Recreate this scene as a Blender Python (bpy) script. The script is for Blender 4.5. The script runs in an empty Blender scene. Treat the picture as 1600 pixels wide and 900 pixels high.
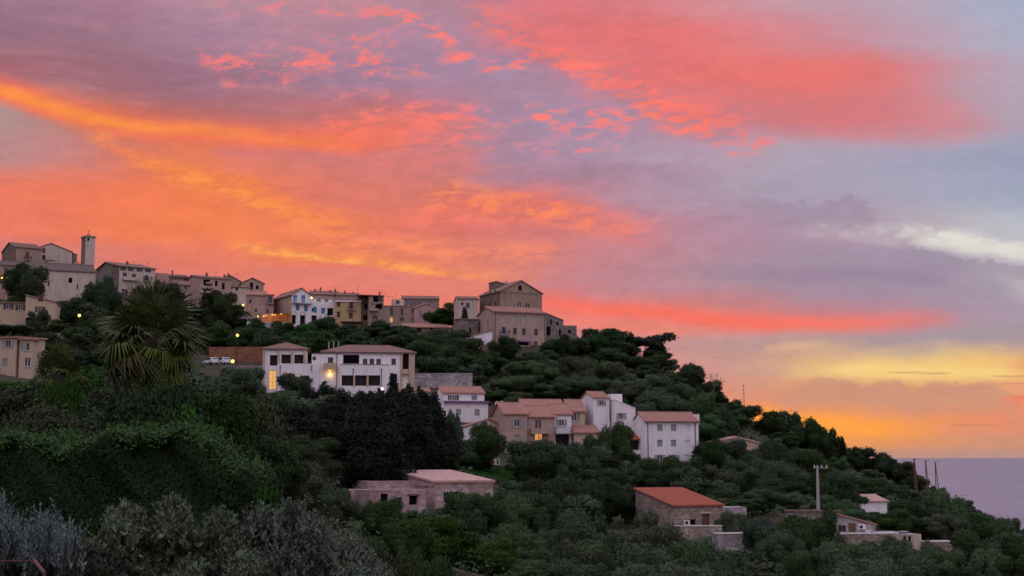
import bpy, math, random
import numpy as np
from mathutils import Vector, Matrix
R = math.radians
random.seed(7); RNG = np.random.default_rng(11)
scene = bpy.context.scene
COL = scene.collection

# ------------------------------------------------------------------ camera
F, CX, CY, HOR = 2100.0, 800.0, 450.0, 713.0      # focal length and horizon of the 1600x900 photograph
PITCH = math.atan((HOR - CY) / F)
cam_d = bpy.data.cameras.new('camera'); cam = bpy.data.objects.new('camera', cam_d); COL.objects.link(cam)
cam_d.sensor_width = 36; cam_d.lens = F / 1600 * 36
cam_d.clip_start = 0.1; cam_d.clip_end = 200000
cam.location = (0, 0, 0); cam.rotation_euler = (math.pi / 2 + PITCH, 0, 0)
scene.camera = cam
CP, SP = math.cos(PITCH), math.sin(PITCH)
def ray(px, py):
    u, v = (px - CX) / F, (CY - py) / F
    return (u, CP - v * SP, SP + v * CP)
def at(px, py, Y):
    r = ray(px, py); k = Y / r[1]
    return Vector((r[0] * k, Y, r[2] * k))
def proj(x, y, z):
    d = y * CP + z * SP
    return CX + F * x / d, CY - F * (z * CP - y * SP) / d

# ------------------------------------------------------------------ render settings
scene.render.engine = 'CYCLES'
cy = scene.cycles
cy.max_bounces = 5; cy.diffuse_bounces = 3; cy.glossy_bounces = 2; cy.transmission_bounces = 2
cy.transparent_max_bounces = 4; cy.caustics_reflective = False; cy.caustics_refractive = False
cy.use_denoising = True; cy.use_adaptive_sampling = True; cy.adaptive_threshold = 0.015
vs = scene.view_settings
scene.display_settings.display_device = 'sRGB'
vs.view_transform = 'Standard'; vs.look = 'None'; vs.exposure = 0.0; vs.gamma = 1.0; vs.use_curve_mapping = False

SUN_AZ, SUN_EL = 13.5, 1.2                           # the sun is going down behind the right shoulder of the hill

# ------------------------------------------------------------------ world: dusk sky with lit clouds
def lin(c):
    out = []
    for v in c[:3]:
        v /= 255.0
        out.append(v / 12.92 if v <= 0.04045 else ((v + 0.055) / 1.055) ** 2.4)
    return tuple(out)
world = bpy.data.worlds.new('World'); scene.world = world
world.use_nodes = True
NT = world.node_tree; NT.nodes.clear()
class S:
    """a socket with arithmetic"""
    nt = NT
    def __init__(s, k): s.k = k
    @staticmethod
    def m(op, a, b=None, c=None, clamp=False):
        n = S.nt.nodes.new('ShaderNodeMath'); n.operation = op; n.use_clamp = clamp
        for i, v in enumerate((a, b, c)):
            if v is None: continue
            if isinstance(v, S): S.nt.links.new(v.k, n.inputs[i])
            else: n.inputs[i].default_value = v
        return S(n.outputs[0])
    def __add__(a, b): return S.m('ADD', a, b)
    __radd__ = __add__
    def __sub__(a, b): return S.m('SUBTRACT', a, b)
    def __rsub__(a, b): return S.m('SUBTRACT', b, a)
    def __mul__(a, b): return S.m('MULTIPLY', a, b)
    __rmul__ = __mul__
    def __truediv__(a, b): return S.m('DIVIDE', a, b)
def smooth(x, a, b, lo=0.0, hi=1.0):
    n = S.nt.nodes.new('ShaderNodeMapRange'); n.interpolation_type = 'SMOOTHSTEP'; n.clamp = True
    S.nt.links.new(x.k, n.inputs[0])
    for i, v in enumerate((a, b, lo, hi)):
        if isinstance(v, S): S.nt.links.new(v.k, n.inputs[i + 1])
        else: n.inputs[i + 1].default_value = v
    return S(n.outputs[0])
def vec(x, y, z=0.0):
    n = S.nt.nodes.new('ShaderNodeCombineXYZ')
    for i, v in enumerate((x, y, z)):
        if isinstance(v, S): S.nt.links.new(v.k, n.inputs[i])
        else: n.inputs[i].default_value = v
    return S(n.outputs[0])
def noise(v, scale=1.0, detail=5, rough=0.55, dist=0.0, color=False):
    n = S.nt.nodes.new('ShaderNodeTexNoise'); n.inputs['Scale'].default_value = scale
    n.inputs['Detail'].default_value = detail; n.inputs['Roughness'].default_value = rough
    n.inputs['Distortion'].default_value = dist
    S.nt.links.new(v.k, n.inputs['Vector'])
    return S(n.outputs['Color' if color else 0])
def cmix(f, a, b, mode='MIX'):
    n = S.nt.nodes.new('ShaderNodeMix'); n.data_type = 'RGBA'; n.blend_type = mode; n.clamp_factor = True
    for i, v in ((0, f), (6, a), (7, b)):
        if isinstance(v, S): S.nt.links.new(v.k, n.inputs[i])
        elif i == 0: n.inputs[0].default_value = v
        else: n.inputs[i].default_value = (*v, 1)
    return S(n.outputs[2])
def cramp(x, stops, mode='B_SPLINE'):
    n = S.nt.nodes.new('ShaderNodeValToRGB'); cr = n.color_ramp; cr.interpolation = mode
    while len(cr.elements) < len(stops): cr.elements.new(0.5)
    for e, (p, c) in zip(cr.elements, sorted(stops, key=lambda q: q[0])):
        e.position = p; e.color = (*c, 1)
    S.nt.links.new(x.k, n.inputs[0])
    return S(n.outputs[0])
def fcurve(x, pts):
    n = S.nt.nodes.new('ShaderNodeFloatCurve'); cu = n.mapping.curves[0]
    pts = sorted(pts)
    while len(cu.points) < len(pts): cu.points.new(0.5, 0.5)
    for p, (a, b) in zip(cu.points, pts): p.location = (min(1, max(0, a)), min(1, max(0, b))); p.handle_type = 'AUTO_CLAMPED'
    n.mapping.use_clip = True; n.mapping.update()
    S.nt.links.new(x.k, n.inputs['Value'])
    return S(n.outputs[0])

tc = NT.nodes.new('ShaderNodeTexCoord'); sx = NT.nodes.new('ShaderNodeSeparateXYZ')
NT.links.new(tc.outputs['Generated'], sx.inputs[0])
dx, dy, dz = S(sx.outputs[0]), S(sx.outputs[1]), S(sx.outputs[2])
yy = S.m('MAXIMUM', dy, 0.06)
s0, t0 = dx / yy, dz / yy                          # azimuth and height of the western sky, as tangents
def st(px, py):
    r = ray(px, py); return r[0] / r[1], r[2] / r[1]
def sx_(px, py): return st(px, py)[0] + 0.5
def ty_(py): return st(800, py)[1]
# wind-drawn warp of the whole cloud deck
wv = vec(s0 * 7.0 + t0 * 3.0, t0 * 22.0)
w1 = noise(wv, 1.0, 6, 0.58); wv2 = vec(s0 * 9.0 + 5.2, t0 * 26.0 + 3.1, 2.0); w2 = noise(wv2, 1.0, 6, 0.6)
wl = noise(vec(s0 * 3.0, t0 * 6.0, 7.0), 1.0, 3, 0.5)
sw = s0 + (w1 - 0.5) * 0.075 + (wl - 0.5) * 0.05
tw = t0 + (w2 - 0.5) * 0.030 + (wl - 0.5) * 0.012
swn = sw + 0.5
C17 = list(range(0, 1601, 100))
ROWS = {
 0:   [(158,120,140),(165,122,142),(175,128,148),(182,140,160),(186,145,160),(195,140,155),(186,140,156),(180,140,160),(210,124,138),(222,124,130),(218,132,138),(215,145,152),(205,155,168),(196,160,176),(190,165,182),(180,175,195),(168,176,200)],
 60:  [(155,112,130),(160,117,135),(165,122,140),(165,128,150),(178,135,158),(185,138,156),(180,138,160),(175,140,165),(200,130,145),(228,118,122),(234,118,118),(234,126,128),(222,138,144),(210,140,150),(195,155,172),(188,172,192),(175,178,200)],
 115: [(172,104,112),(160,108,120),(157,109,125),(160,115,135),(165,120,140),(165,128,152),(165,130,155),(170,138,165),(166,140,168),(196,132,148),(230,118,120),(234,120,118),(237,120,116),(237,118,113),(222,125,128),(198,150,165),(180,170,190)],
 180: [(178,150,150),(205,125,105),(198,112,100),(178,112,115),(185,115,118),(196,116,118),(208,120,120),(196,126,138),(168,140,165),(175,145,170),(172,140,165),(200,130,142),(198,126,136),(212,126,134),(206,130,138),(198,148,160),(180,165,185)],
 240: [(190,142,142),(206,130,128),(226,125,102),(240,130,88),(220,125,112),(212,125,122),(216,128,124),(202,128,132),(170,140,165),(176,143,168),(178,155,178),(185,155,175),(180,165,185),(175,165,185),(175,165,188),(170,168,190),(160,165,190)],
 300: [(240,125,98),(242,124,94),(246,125,88),(248,130,80),(240,128,92),(228,124,108),(222,122,112),(222,124,110),(222,122,116),(198,130,142),(180,145,165),(178,155,178),(172,160,180),(170,160,182),(170,168,190),(168,170,192),(160,168,192)],
 355: [(238,125,103),(242,125,96),(246,128,88),(249,130,82),(245,130,85),(240,128,92),(234,124,102),(224,120,110),(216,120,118),(212,125,127),(195,135,150),(185,140,160),(175,145,168),(172,152,174),(180,166,182),(190,186,196),(190,195,204)],
 400: [(205,125,125),(212,125,120),(228,125,112),(238,126,102),(242,130,95),(242,132,94),(235,130,102),(230,130,110),(222,128,118),(205,130,135),(195,135,148),(182,138,155),(172,142,165),(165,142,168),(163,145,170),(166,152,176),(182,178,190)],
 440: [(210,120,120),(210,120,120),(212,122,120),(222,125,118),(228,125,112),(228,125,112),(232,130,115),(235,132,115),(222,128,118),(196,135,148),(190,135,148),(180,140,155),(166,140,160),(163,138,162),(163,143,168),(166,152,176),(188,182,190)],
 490: [(235,125,110)]*7+[(236,124,108),(236,122,110),(232,126,116),(226,126,120),(215,126,124),(200,130,136),(190,132,144),(182,138,152),(170,145,165),(170,155,175)],
 530: [(225,135,125)]*7+[(220,138,132),(215,140,140),(206,140,144),(198,145,145),(190,150,150),(185,150,150),(180,150,152),(166,150,160),(164,150,162),(165,152,162)],
 575: [(220,140,130)]*8+[(220,140,130),(216,140,134),(214,142,136),(204,150,145),(200,160,142),(226,182,132),(242,206,134),(246,206,124),(236,172,120)],
 615: [(245,150,110)]*9+[(245,150,110),(240,150,116),(216,142,126),(214,148,124),(214,150,116),(210,150,116),(220,155,116),(230,160,122)],
 652: [(255,150,90)]*11+[(255,150,88),(255,152,82),(255,160,72),(242,152,94),(238,145,104),(235,140,110)],
 685: [(255,165,75)]*12+[(255,166,72),(242,160,84),(226,150,104),(212,148,118),(206,148,125)],
 711: [(215,150,115)]*12+[(210,150,118),(200,150,124),(190,145,130),(188,148,138),(185,148,138)],
}
prev = None; field = None
for py in sorted(ROWS, reverse=True):
    ramp = cramp(swn, [(sx_(x, py), lin(c)) for x, c in zip(C17, ROWS[py])])
    if field is None: field = ramp
    else: field = cmix(smooth(tw, ty_(prev), ty_(py)), field, ramp)
    prev = py
TS = 0.42
def stroke(pts, above, below, inten, color, warp=1.0, tex=None, base=None):
    """one lit bank: a centre line through photo points, its soft upper and lower reach in photo pixels,
    its strength along the line, and optional broken-up texture"""
    sn = s0 + (w1 - 0.5) * (0.07 * warp) + 0.5
    tt = t0 + (w2 - 0.5) * (0.022 * warp)
    c = fcurve(sn, [(sx_(x, y), ty_(y) / TS) for x, y in pts]) * TS
    d = tt - c
    up = smooth(d, 0.0, above / F, 1.0, 0.0); dn = smooth(d, -below / F, 0.0)
    k = up * dn * fcurve(sn, [(sx_(x, 300), v) for x, v in inten])
    if tex is not None: k = k * tex
    return k
# fine broken texture, drawn out sideways
fl = noise(vec(s0 * 58.0 + t0 * 30.0, t0 * 150.0 - s0 * 20.0), 1.0, 6, 0.64, 0.5)
fl2 = noise(vec(s0 * 24.0 + t0 * 14.0 + 9.0, t0 * 66.0 - s0 * 8.0), 1.0, 5, 0.62, 0.4)
mott = smooth(fl * 0.55 + fl2 * 0.45, 0.43, 0.57)
mott_soft = mott * 0.55 + 0.45
flecks = smooth(fl * 0.58 + fl2 * 0.42, 0.485, 0.585)
wisp = noise(vec(s0 * 10.0 + t0 * 14.0, t0 * 90.0 + s0 * 8.0, 4.0), 1.0, 5, 0.6)
def lay(field, k, col): return cmix(k, field, lin(col))
sky = field
# dim streaks inside the mauve bank at top left
sky = cmix(smooth(wisp, 0.5, 0.72) * smooth(t0, ty_(330), ty_(140)) * smooth(s0, st(800, 100)[0], st(420, 100)[0]) * 0.28, sky, lin((196, 140, 152)))
# big coral bank at upper right, with a crisp lower edge
sky = lay(sky, stroke([(640,0),(760,28),(860,72),(960,120),(1040,150),(1120,160),(1200,150),(1300,160),(1420,172),(1560,182)], 100, 74,
    [(700,0),(790,.4),(880,.7),(1000,.72),(1180,.6),(1330,.42),(1450,.2),(1560,0)], None, 2.6, mott_soft), (238, 118, 113))
sky = lay(sky, stroke([(600,-10),(760,36),(860,92),(960,140),(1040,172),(1120,200),(1190,222),(1300,240)], 44, 34,
    [(700,0),(770,.7),(900,.9),(1100,1),(1190,.7),(1230,0)], None, 1.2, mott), (255, 122, 108))
sky = lay(sky, stroke([(760,110),(900,118),(1000,170),(1080,200),(1150,235),(1200,240)], 44, 34,
    [(950,0),(1040,.8),(1120,.9),(1180,.6),(1200,0)], None, 1.2, flecks), (255, 128, 112))
# scattered coral flecks over the middle
for pts, a, b, inten in (
    ([(560,30),(650,30),(700,70),(760,120)], 34, 34, [(560,0),(620,.9),(720,.9),(770,0)]),
    ([(320,88),(400,100),(500,90),(560,92),(640,105),(720,100)], 26, 30, [(320,0),(360,.8),(480,.9),(560,.9),(640,.7),(720,0)]),
    ([(420,70),(500,60),(580,66),(640,74)], 26, 22, [(410,0),(480,.5),(560,.6),(640,0)]),
    ([(740,112),(800,104),(870,108),(940,118)], 24, 20, [(740,0),(780,.9),(870,.95),(950,0)]),
    ([(380,125),(450,130),(540,145),(620,150)], 26, 24, [(340,0),(400,.6),(450,.5),(600,.4),(640,0)]),
    ([(480,205),(560,190),(640,182),(740,182),(850,190),(960,190),(1000,180)], 36, 36, [(470,0),(540,.9),(700,.95),(800,.6),(860,.9),(960,.8),(1000,0)]),
    ([(520,230),(620,225),(720,222),(860,232),(960,232),(1000,225)], 22, 24, [(520,0),(600,.8),(720,.7),(840,.5),(930,.8),(990,0)]),
    ([(300,20),(420,12),(540,20),(640,10)], 30, 26, [(280,0),(380,.45),(520,.6),(620,.3),(660,0)])):
    sky = lay(sky, stroke(pts, a, b, inten, None, 1.4, flecks), (255, 126, 116))
# soft coral under-layer of the middle bank
sky = lay(sky, stroke([(440,225),(560,205),(680,195),(760,190)], 40, 44, [(380,0),(500,.8),(620,.75),(720,.45),(790,0)], None, 1.2, mott_soft), (250, 122, 106))
sky = lay(sky, stroke([(440,270),(560,262),(680,250),(760,248)], 30, 30, [(440,0),(560,.5),(680,.6),(760,0)], None, 1.2, mott_soft), (236, 122, 112))
# glowing edge of the mauve bank, left
sky = lay(sky, stroke([(-60,128),(0,146),(80,172),(160,192),(250,208),(340,216),(450,226),(540,226),(640,216)], 52, 26,
    [(-40,1),(0,1),(150,.95),(300,.85),(430,.8),(540,.7),(640,0)], None, .7), (248, 118, 84))
sky = lay(sky, stroke([(-60,128),(0,143),(80,168),(160,188),(250,201),(340,206),(450,222),(540,226)], 20, 16,
    [(-40,1),(0,1),(150,1),(260,.75),(400,.45),(520,.2),(560,0)], None, .6), (255, 146, 74))
sky = lay(sky, stroke([(0,170),(90,192),(150,216),(210,244),(270,268),(340,285),(420,322),(520,345),(640,352)], 30, 22,
    [(60,0),(120,.5),(210,.9),(300,1),(380,1),(480,.7),(640,0)], None, 1.1, mott_soft), (252, 138, 76))
sky = lay(sky, stroke([(180,250),(260,272),(330,290),(400,322),(500,350),(600,362)], 20, 20,
    [(190,0),(250,.7),(350,.9),(420,.8),(520,.5),(600,0)], None, 1.3, mott), (252, 150, 80))
sky = lay(sky, stroke([(340,236),(420,242),(520,252),(640,272)], 16, 18, [(330,0),(400,.6),(520,.6),(640,0)], None, 1.2, mott_soft), (206, 122, 124))
sky = lay(sky, stroke([(400,418),(520,430),(640,440),(760,450)], 6, 22, [(390,0),(460,.6),(640,.55),(760,0)], None, .8), (222, 130, 120))
# low bright streaks
sky = lay(sky, stroke([(330,378),(390,392),(470,401),(540,412),(600,418),(700,428),(800,436),(860,436)], 26, 9,
    [(350,0),(400,.85),(480,1),(600,1),(700,.75),(800,.35),(860,0)], None, .7, mott_soft), (255, 152, 84))
sky = lay(sky, stroke([(360,385),(450,397),(540,411),(640,421),(720,430)], 9, 8,
    [(370,0),(420,.8),(560,.9),(680,.4),(720,0)], None, .6, mott), (255, 176, 92))
sky = lay(sky, stroke([(400,365),(520,372),(640,385),(760,398),(900,392)], 26, 22,
    [(420,0),(500,.5),(640,.7),(780,.6),(900,0)], None, 1.3, mott), (255, 142, 98))
# rippled red patch over the big house
sky = lay(sky, stroke([(600,355),(680,330),(760,322),(840,322),(920,336),(1000,360),(1060,364)], 50, 42,
    [(600,0),(680,.8),(760,1),(860,.95),(940,.75),(1020,.3),(1080,0)], None, 1.3, mott_soft), (248, 124, 104))
sky = lay(sky, stroke([(640,345),(690,300),(760,315),(840,330),(920,345)], 34, 34,
    [(650,0),(700,1),(800,.9),(880,.6),(940,0)], None, 1.2, mott), (255, 140, 94))
# grey-mauve bank at right with its lumpy head
lump = noise(vec(s0 * 40.0, t0 * 62.0, 3.0), 1.0, 6, 0.62)
def bank(pts, thick, inten, amp):
    sn = s0 + 0.5
    c = fcurve(sn, [(sx_(x, y), ty_(y) / TS) for x, y in pts]) * TS
    d = t0 - c + (lump - 0.5) * amp
    return smooth(d, -0.001, 0.0045, 1, 0) * smooth(d, -thick / F, -thick * .25 / F) * fcurve(sn, [(sx_(x, 300), v) for x, v in inten])
gap = stroke([(1080,378),(1200,372),(1300,362),(1400,368),(1480,372),(1600,388),(1680,400)], 22, 34, [(1220,0),(1300,.3),(1370,.45),(1430,.85),(1600,1),(1680,1)], None, .8, mott_soft)
sky = lay(sky, gap, (228, 224, 217))
sky = lay(sky, stroke([(1400,378),(1480,378),(1560,386),(1640,394)], 18, 24, [(1400,0),(1450,.7),(1540,.9),(1640,.95)], None, .6), (226, 224, 216))
sky = lay(sky, stroke([(1480,400),(1560,430),(1600,448),(1680,470)], 30, 40, [(1480,0),(1560,.6),(1600,.9),(1680,1)], None, .8), (224, 220, 214))
sky = lay(sky, bank([(1080,400),(1180,388),(1300,392),(1380,398),(1430,390),(1500,403),(1570,418),(1620,428),(1680,440)], 110, [(1100,0),(1220,.4),(1330,.75),(1500,.8),(1580,.65),(1640,.5)], .046), (158, 145, 167))
sky = lay(sky, bank([(1040,318),(1150,312),(1250,318),(1330,312),(1370,330),(1420,350)], 60, [(1060,0),(1180,.45),(1280,.8),(1340,.85),(1370,0)], .045), (162, 144, 168))
sky = lay(sky, stroke([(1100,425),(1250,425),(1400,428),(1500,432)], 20, 26, [(1080,0),(1250,.7),(1380,.8),(1480,0)], None, 1.0), (152, 132, 158))
sky = lay(sky, stroke([(840,275),(960,268),(1060,282),(1160,292)], 26, 40, [(700,0),(860,.7),(1000,.6),(1150,0)], None, 1.2), (166, 134, 158))
sky = lay(sky, stroke([(1250,270),(1400,262),(1540,250),(1640,240)], 40, 30, [(1240,0),(1400,.3),(1540,.7),(1640,.9)], None, 1.2), (156, 162, 186))
# red ribbon above the hill
sky = lay(sky, stroke([(780,455),(860,474),(960,486),(1060,494),(1180,504),(1300,507),(1420,503),(1520,500)], 26, 24,
    [(800,0),(860,.7),(960,.95),(1080,1),(1200,.95),(1330,.75),(1430,.45),(1500,0)], None, .6), (250, 114, 100))
sky = lay(sky, stroke([(840,500),(960,512),(1060,516),(1130,515)], 16, 16, [(840,0),(900,.5),(1000,.6),(1100,.3),(1140,0)], None, .6), (250, 128, 106))
# yellow window of clear sky and the low cloud beneath it
sky = lay(sky, stroke([(1150,590),(1250,582),(1350,578),(1450,582),(1600,585)], 18, 24, [(1200,0),(1290,.5),(1400,.85),(1520,.85),(1560,.45),(1640,.2)], None, .7), (249, 213, 136))
sky = lay(sky, stroke([(1150,545),(1230,542),(1300,540)], 10, 14, [(1180,0),(1230,.5),(1290,0)], None, .8), (232, 190, 140))
sky = lay(sky, bank([(1180,640),(1240,610),(1300,592),(1350,600),(1400,600),(1420,612),(1480,602),(1560,608),(1590,630)], 70, [(1180,0),(1280,.75),(1400,.85),(1500,.8),(1590,.2)], .024), (200, 148, 128))
sky = lay(sky, stroke([(1500,575),(1600,572)], 8, 14, [(1540,0),(1600,.8)], None, .8), (232, 150, 115))
sky = lay(sky, stroke([(1540,624),(1600,622)], 4, 16, [(1550,0),(1590,.9),(1600,.9)], None, .5), (236, 130, 105))
for a, b, y in ((1390,1425,582),(1440,1466,584),(1545,1580,588),(1556,1600,600),(1480,1530,664)):
    sky = lay(sky, stroke([(a,y),(b,y)], 3, 3, [(a-14,0),((a+b)/2,.55),(b+14,0)], None, .2), (190, 130, 105))
sky = lay(sky, stroke([(1100,648),(1200,652),(1300,662),(1400,668)], 22, 22, [(1080,.6),(1220,.8),(1300,.9),(1380,.5),(1460,0)], None, .8), (255, 166, 72))
n = NT.nodes.new('ShaderNodeVectorMath'); n.operation = 'SCALE'; NT.links.new(sky.k, n.inputs[0])
NT.links.new((((fl2 - 0.5) * 0.34 + (fl - 0.5) * 0.30 + (wisp - 0.5) * 0.14) * smooth(s0, st(1300, 300)[0], st(1000, 300)[0], 0.45, 1.0) + 1.0).k, n.inputs['Scale']); sky = S(n.outputs[0])
# the rest of the dome: pale lilac east and overhead, which is what lights the hill
back = cramp(smooth(dz, -0.05, 1.0), [(0.0, lin((150,135,150))), (0.06, lin((168,154,170))), (0.3, lin((192,180,200))), (0.6, lin((216,208,232))), (1.0, lin((224,220,248)))], 'LINEAR')
bt = noise(vec(dx * 3.0, dy * 3.0, dz * 7.0), 1.0, 5, 0.55)
back = cmix(smooth(bt, 0.45, 0.7) * 0.4, back, lin((228, 182, 190)))
wf = smooth(dy, 0.10, 0.50) * smooth(dz, 0.42, 0.72, 1.0, 0.0)
BACK = 1.42
bk = cmix(1.0, back, (BACK,) * 3, 'MULTIPLY')
dome = cmix(wf, bk, sky)
dome = cmix(smooth(dz, -0.03, -0.001, 1, 0), dome, lin((150, 126, 140)))
nish = NT.nodes.new('ShaderNodeTexSky'); nish.sky_type = 'NISHITA'; nish.sun_disc = False
nish.sun_elevation = R(SUN_EL); nish.sun_rotation = R(SUN_AZ); nish.air_density = 1.2; nish.dust_density = 2.0; nish.altitude = 300
b1 = NT.nodes.new('ShaderNodeBackground'); b1.inputs[1].default_value = 0.05
NT.links.new(nish.outputs[0], b1.inputs[0])
b2 = NT.nodes.new('ShaderNodeBackground'); b2.inputs[1].default_value = 1.0
NT.links.new(dome.k, b2.inputs[0])
mx = NT.nodes.new('ShaderNodeMixShader'); mx.inputs[0].default_value = 0.94     # cloud cover over clear sky
NT.links.new(b1.outputs[0], mx.inputs[1]); NT.links.new(b2.outputs[0], mx.inputs[2])
wo = NT.nodes.new('ShaderNodeOutputWorld'); NT.links.new(mx.outputs[0], wo.inputs[0])
world.cycles.sampling_method = 'MANUAL'; world.cycles.sample_map_resolution = 256

sun_d = bpy.data.lights.new('sun', 'SUN'); sun = bpy.data.objects.new('sun', sun_d); COL.objects.link(sun)
sun_d.energy = 0.35; sun_d.angle = R(0.5); sun_d.color = (1.0, 0.62, 0.36)
sv = Vector((math.sin(R(SUN_AZ)) * math.cos(R(SUN_EL)), math.cos(R(SUN_AZ)) * math.cos(R(SUN_EL)), math.sin(R(SUN_EL))))
sun.rotation_euler = sv.to_track_quat('Z', 'Y').to_euler(); sun.location = (120, 300, 120)

# ------------------------------------------------------------------ materials
MATS = {}
def newmat(name):
    m = bpy.data.materials.new(name); m.use_nodes = True
    nt = m.node_tree; b = nt.nodes['Principled BSDF']
    return m, nt, b
class Mt:
    """small node shorthand inside one material"""
    def __init__(s, name):
        s.m, s.nt, s.b = newmat(name); S.nt = s.nt
    def node(s, t, **kw):
        n = s.nt.nodes.new(t)
        for k, v in kw.items(): setattr(n, k, v)
        return n
    def coord(s, kind='Object'):
        n = s.nt.nodes.new('ShaderNodeTexCoord'); return S(n.outputs[kind])
    def pos(s):
        n = s.nt.nodes.new('ShaderNodeNewGeometry'); return S(n.outputs['Position'])
    def out(s, name, v):
        if isinstance(v, S): s.nt.links.new(v.k, s.b.inputs[name])
        else: s.b.inputs[name].default_value = (*v, 1) if isinstance(v, tuple) else v
    def bump(s, h, strength=0.4, dist=0.03):
        n = s.nt.nodes.new('ShaderNodeBump'); n.inputs['Strength'].default_value = strength; n.inputs['Distance'].default_value = dist
        s.nt.links.new(h.k, n.inputs['Height']); s.nt.links.new(n.outputs[0], s.b.inputs['Normal'])
    def done(s):
        MATS[s.m.name] = s.m; S.nt = NT; return s.m
def scalevec(v, x, y, z):
    n = S.nt.nodes.new('ShaderNodeVectorMath'); n.operation = 'MULTIPLY'
    S.nt.links.new(v.k, n.inputs[0]); n.inputs[1].default_value = (x, y, z); return S(n.outputs[0])
def plaster(name, c, c2=None, stain=0.5, rough=0.92):
    if name in MATS: return MATS[name]
    m = Mt(name); p = m.pos()
    c2 = c2 or tuple(v * 0.72 for v in c)
    n1 = noise(p, 0.35, 5, 0.6); n2 = noise(scalevec(p, 1.6, 1.6, 0.22), 1.0, 5, 0.65); n3 = noise(p, 9.0, 4, 0.6)
    k = smooth(n1 * 0.5 + n2 * 0.5, 0.44, 0.64)
    n4 = noise(scalevec(p, 2.6, 2.6, .1), 1.0, 4, .6); col = cmix(k * stain, c, c2); col = cmix(smooth(n4, .53, .68) * .4 * stain, col, tuple(v * .55 for v in c)); col = cmix(smooth(n3, 0.3, 0.7) * 0.14, col, tuple(v * 0.6 for v in c))
    m.out('Base Color', col); m.out('Roughness', rough); m.out('Specular IOR Level', 0.2); m.bump(n3, 0.25, 0.02)
    return m.done()
def rubble(name, c, c2, c3, size=0.30):
    if name in MATS: return MATS[name]
    m = Mt(name); uv = m.coord('UV')
    d = noise(uv, 2.3, 4, 0.6, color=True)
    n = m.node('ShaderNodeVectorMath', operation='MULTIPLY_ADD'); m.nt.links.new(d.k, n.inputs[0]); n.inputs[1].default_value = (.22, .22, 0); m.nt.links.new(uv.k, n.inputs[2])
    w = scalevec(S(n.outputs[0]), 0.75, 1.3, 1)
    v = m.node('ShaderNodeTexVoronoi', feature='F1'); v.inputs['Scale'].default_value = 1 / size; m.nt.links.new(w.k, v.inputs['Vector'])
    sp = m.node('ShaderNodeSeparateXYZ'); m.nt.links.new(v.outputs['Color'], sp.inputs[0])
    col = cmix(S(sp.outputs[0]), c, c2); col = cmix(smooth(S(sp.outputs[1]), .62, .92), col, c3)
    far = smooth(S(v.outputs['Distance']), .42, .72); col = cmix(far * .5, col, tuple(x * .5 for x in c))
    g = noise(m.pos(), 0.45, 5, 0.65); col = cmix(smooth(g, .42, .62) * .45, col, tuple(x * .55 for x in c))
    g2 = noise(m.pos(), 1.6, 4, 0.6); col = cmix(smooth(g2, .5, .7) * .35, col, c3)
    m.out('Base Color', col); m.out('Roughness', .95); m.out('Specular IOR Level', .15); m.bump(S(v.outputs['Distance']) * -1.0, .6, .06)
    return m.done()
def tiles(name, c, c2, c3, pitch=0.24):
    if name in MATS: return MATS[name]
    m = Mt(name); uv = m.coord('UV'); sp = m.node('ShaderNodeSeparateXYZ'); m.nt.links.new(uv.k, sp.inputs[0])
    u, v = S(sp.outputs[0]), S(sp.outputs[1])
    wu = S.m('SINE', u * (2 * math.pi / pitch)) * 0.5 + 0.5
    row = S.m('FRACT', v * (1 / 0.38))
    cell = noise(vec(S.m('FLOOR', u * (1 / pitch)), S.m('FLOOR', v * (1 / 0.38)), 0.0), 3.71, 1, 0.5)
    big = noise(uv, 0.45, 5, 0.65); med = noise(uv, 1.7, 4, 0.65)
    col = cmix(smooth(cell, .35, .65), c, c2); col = cmix(smooth(big, .45, .62) * .75, col, c3)
    col = cmix(smooth(med, .52, .7) * .5, col, tuple(x * .5 for x in c))
    col = cmix(smooth(row, .0, .12, 1, 0) * .25, col, tuple(x * .4 for x in c))
    m.out('Base Color', col); m.out('Roughness', .9); m.out('Specular IOR Level', .15); m.bump(row, .5, .05)
    return m.done()
def plain(name, c, rough=.7, metal=0., var=.25, spec=.3):
    if name in MATS: return MATS[name]
    m = Mt(name); n1 = noise(m.pos(), 1.3, 4, .6)
    m.out('Base Color', cmix(smooth(n1, .35, .65) * var, c, tuple(x * .55 for x in c)))
    m.out('Roughness', rough); m.out('Metallic', metal); m.out('Specular IOR Level', spec)
    return m.done()
def glow(name, c, e):
    if name in MATS: return MATS[name]
    m = Mt(name); m.out('Base Color', tuple(x * .5 for x in c)); m.out('Emission Color', c); m.out('Emission Strength', e); return m.done()
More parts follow.
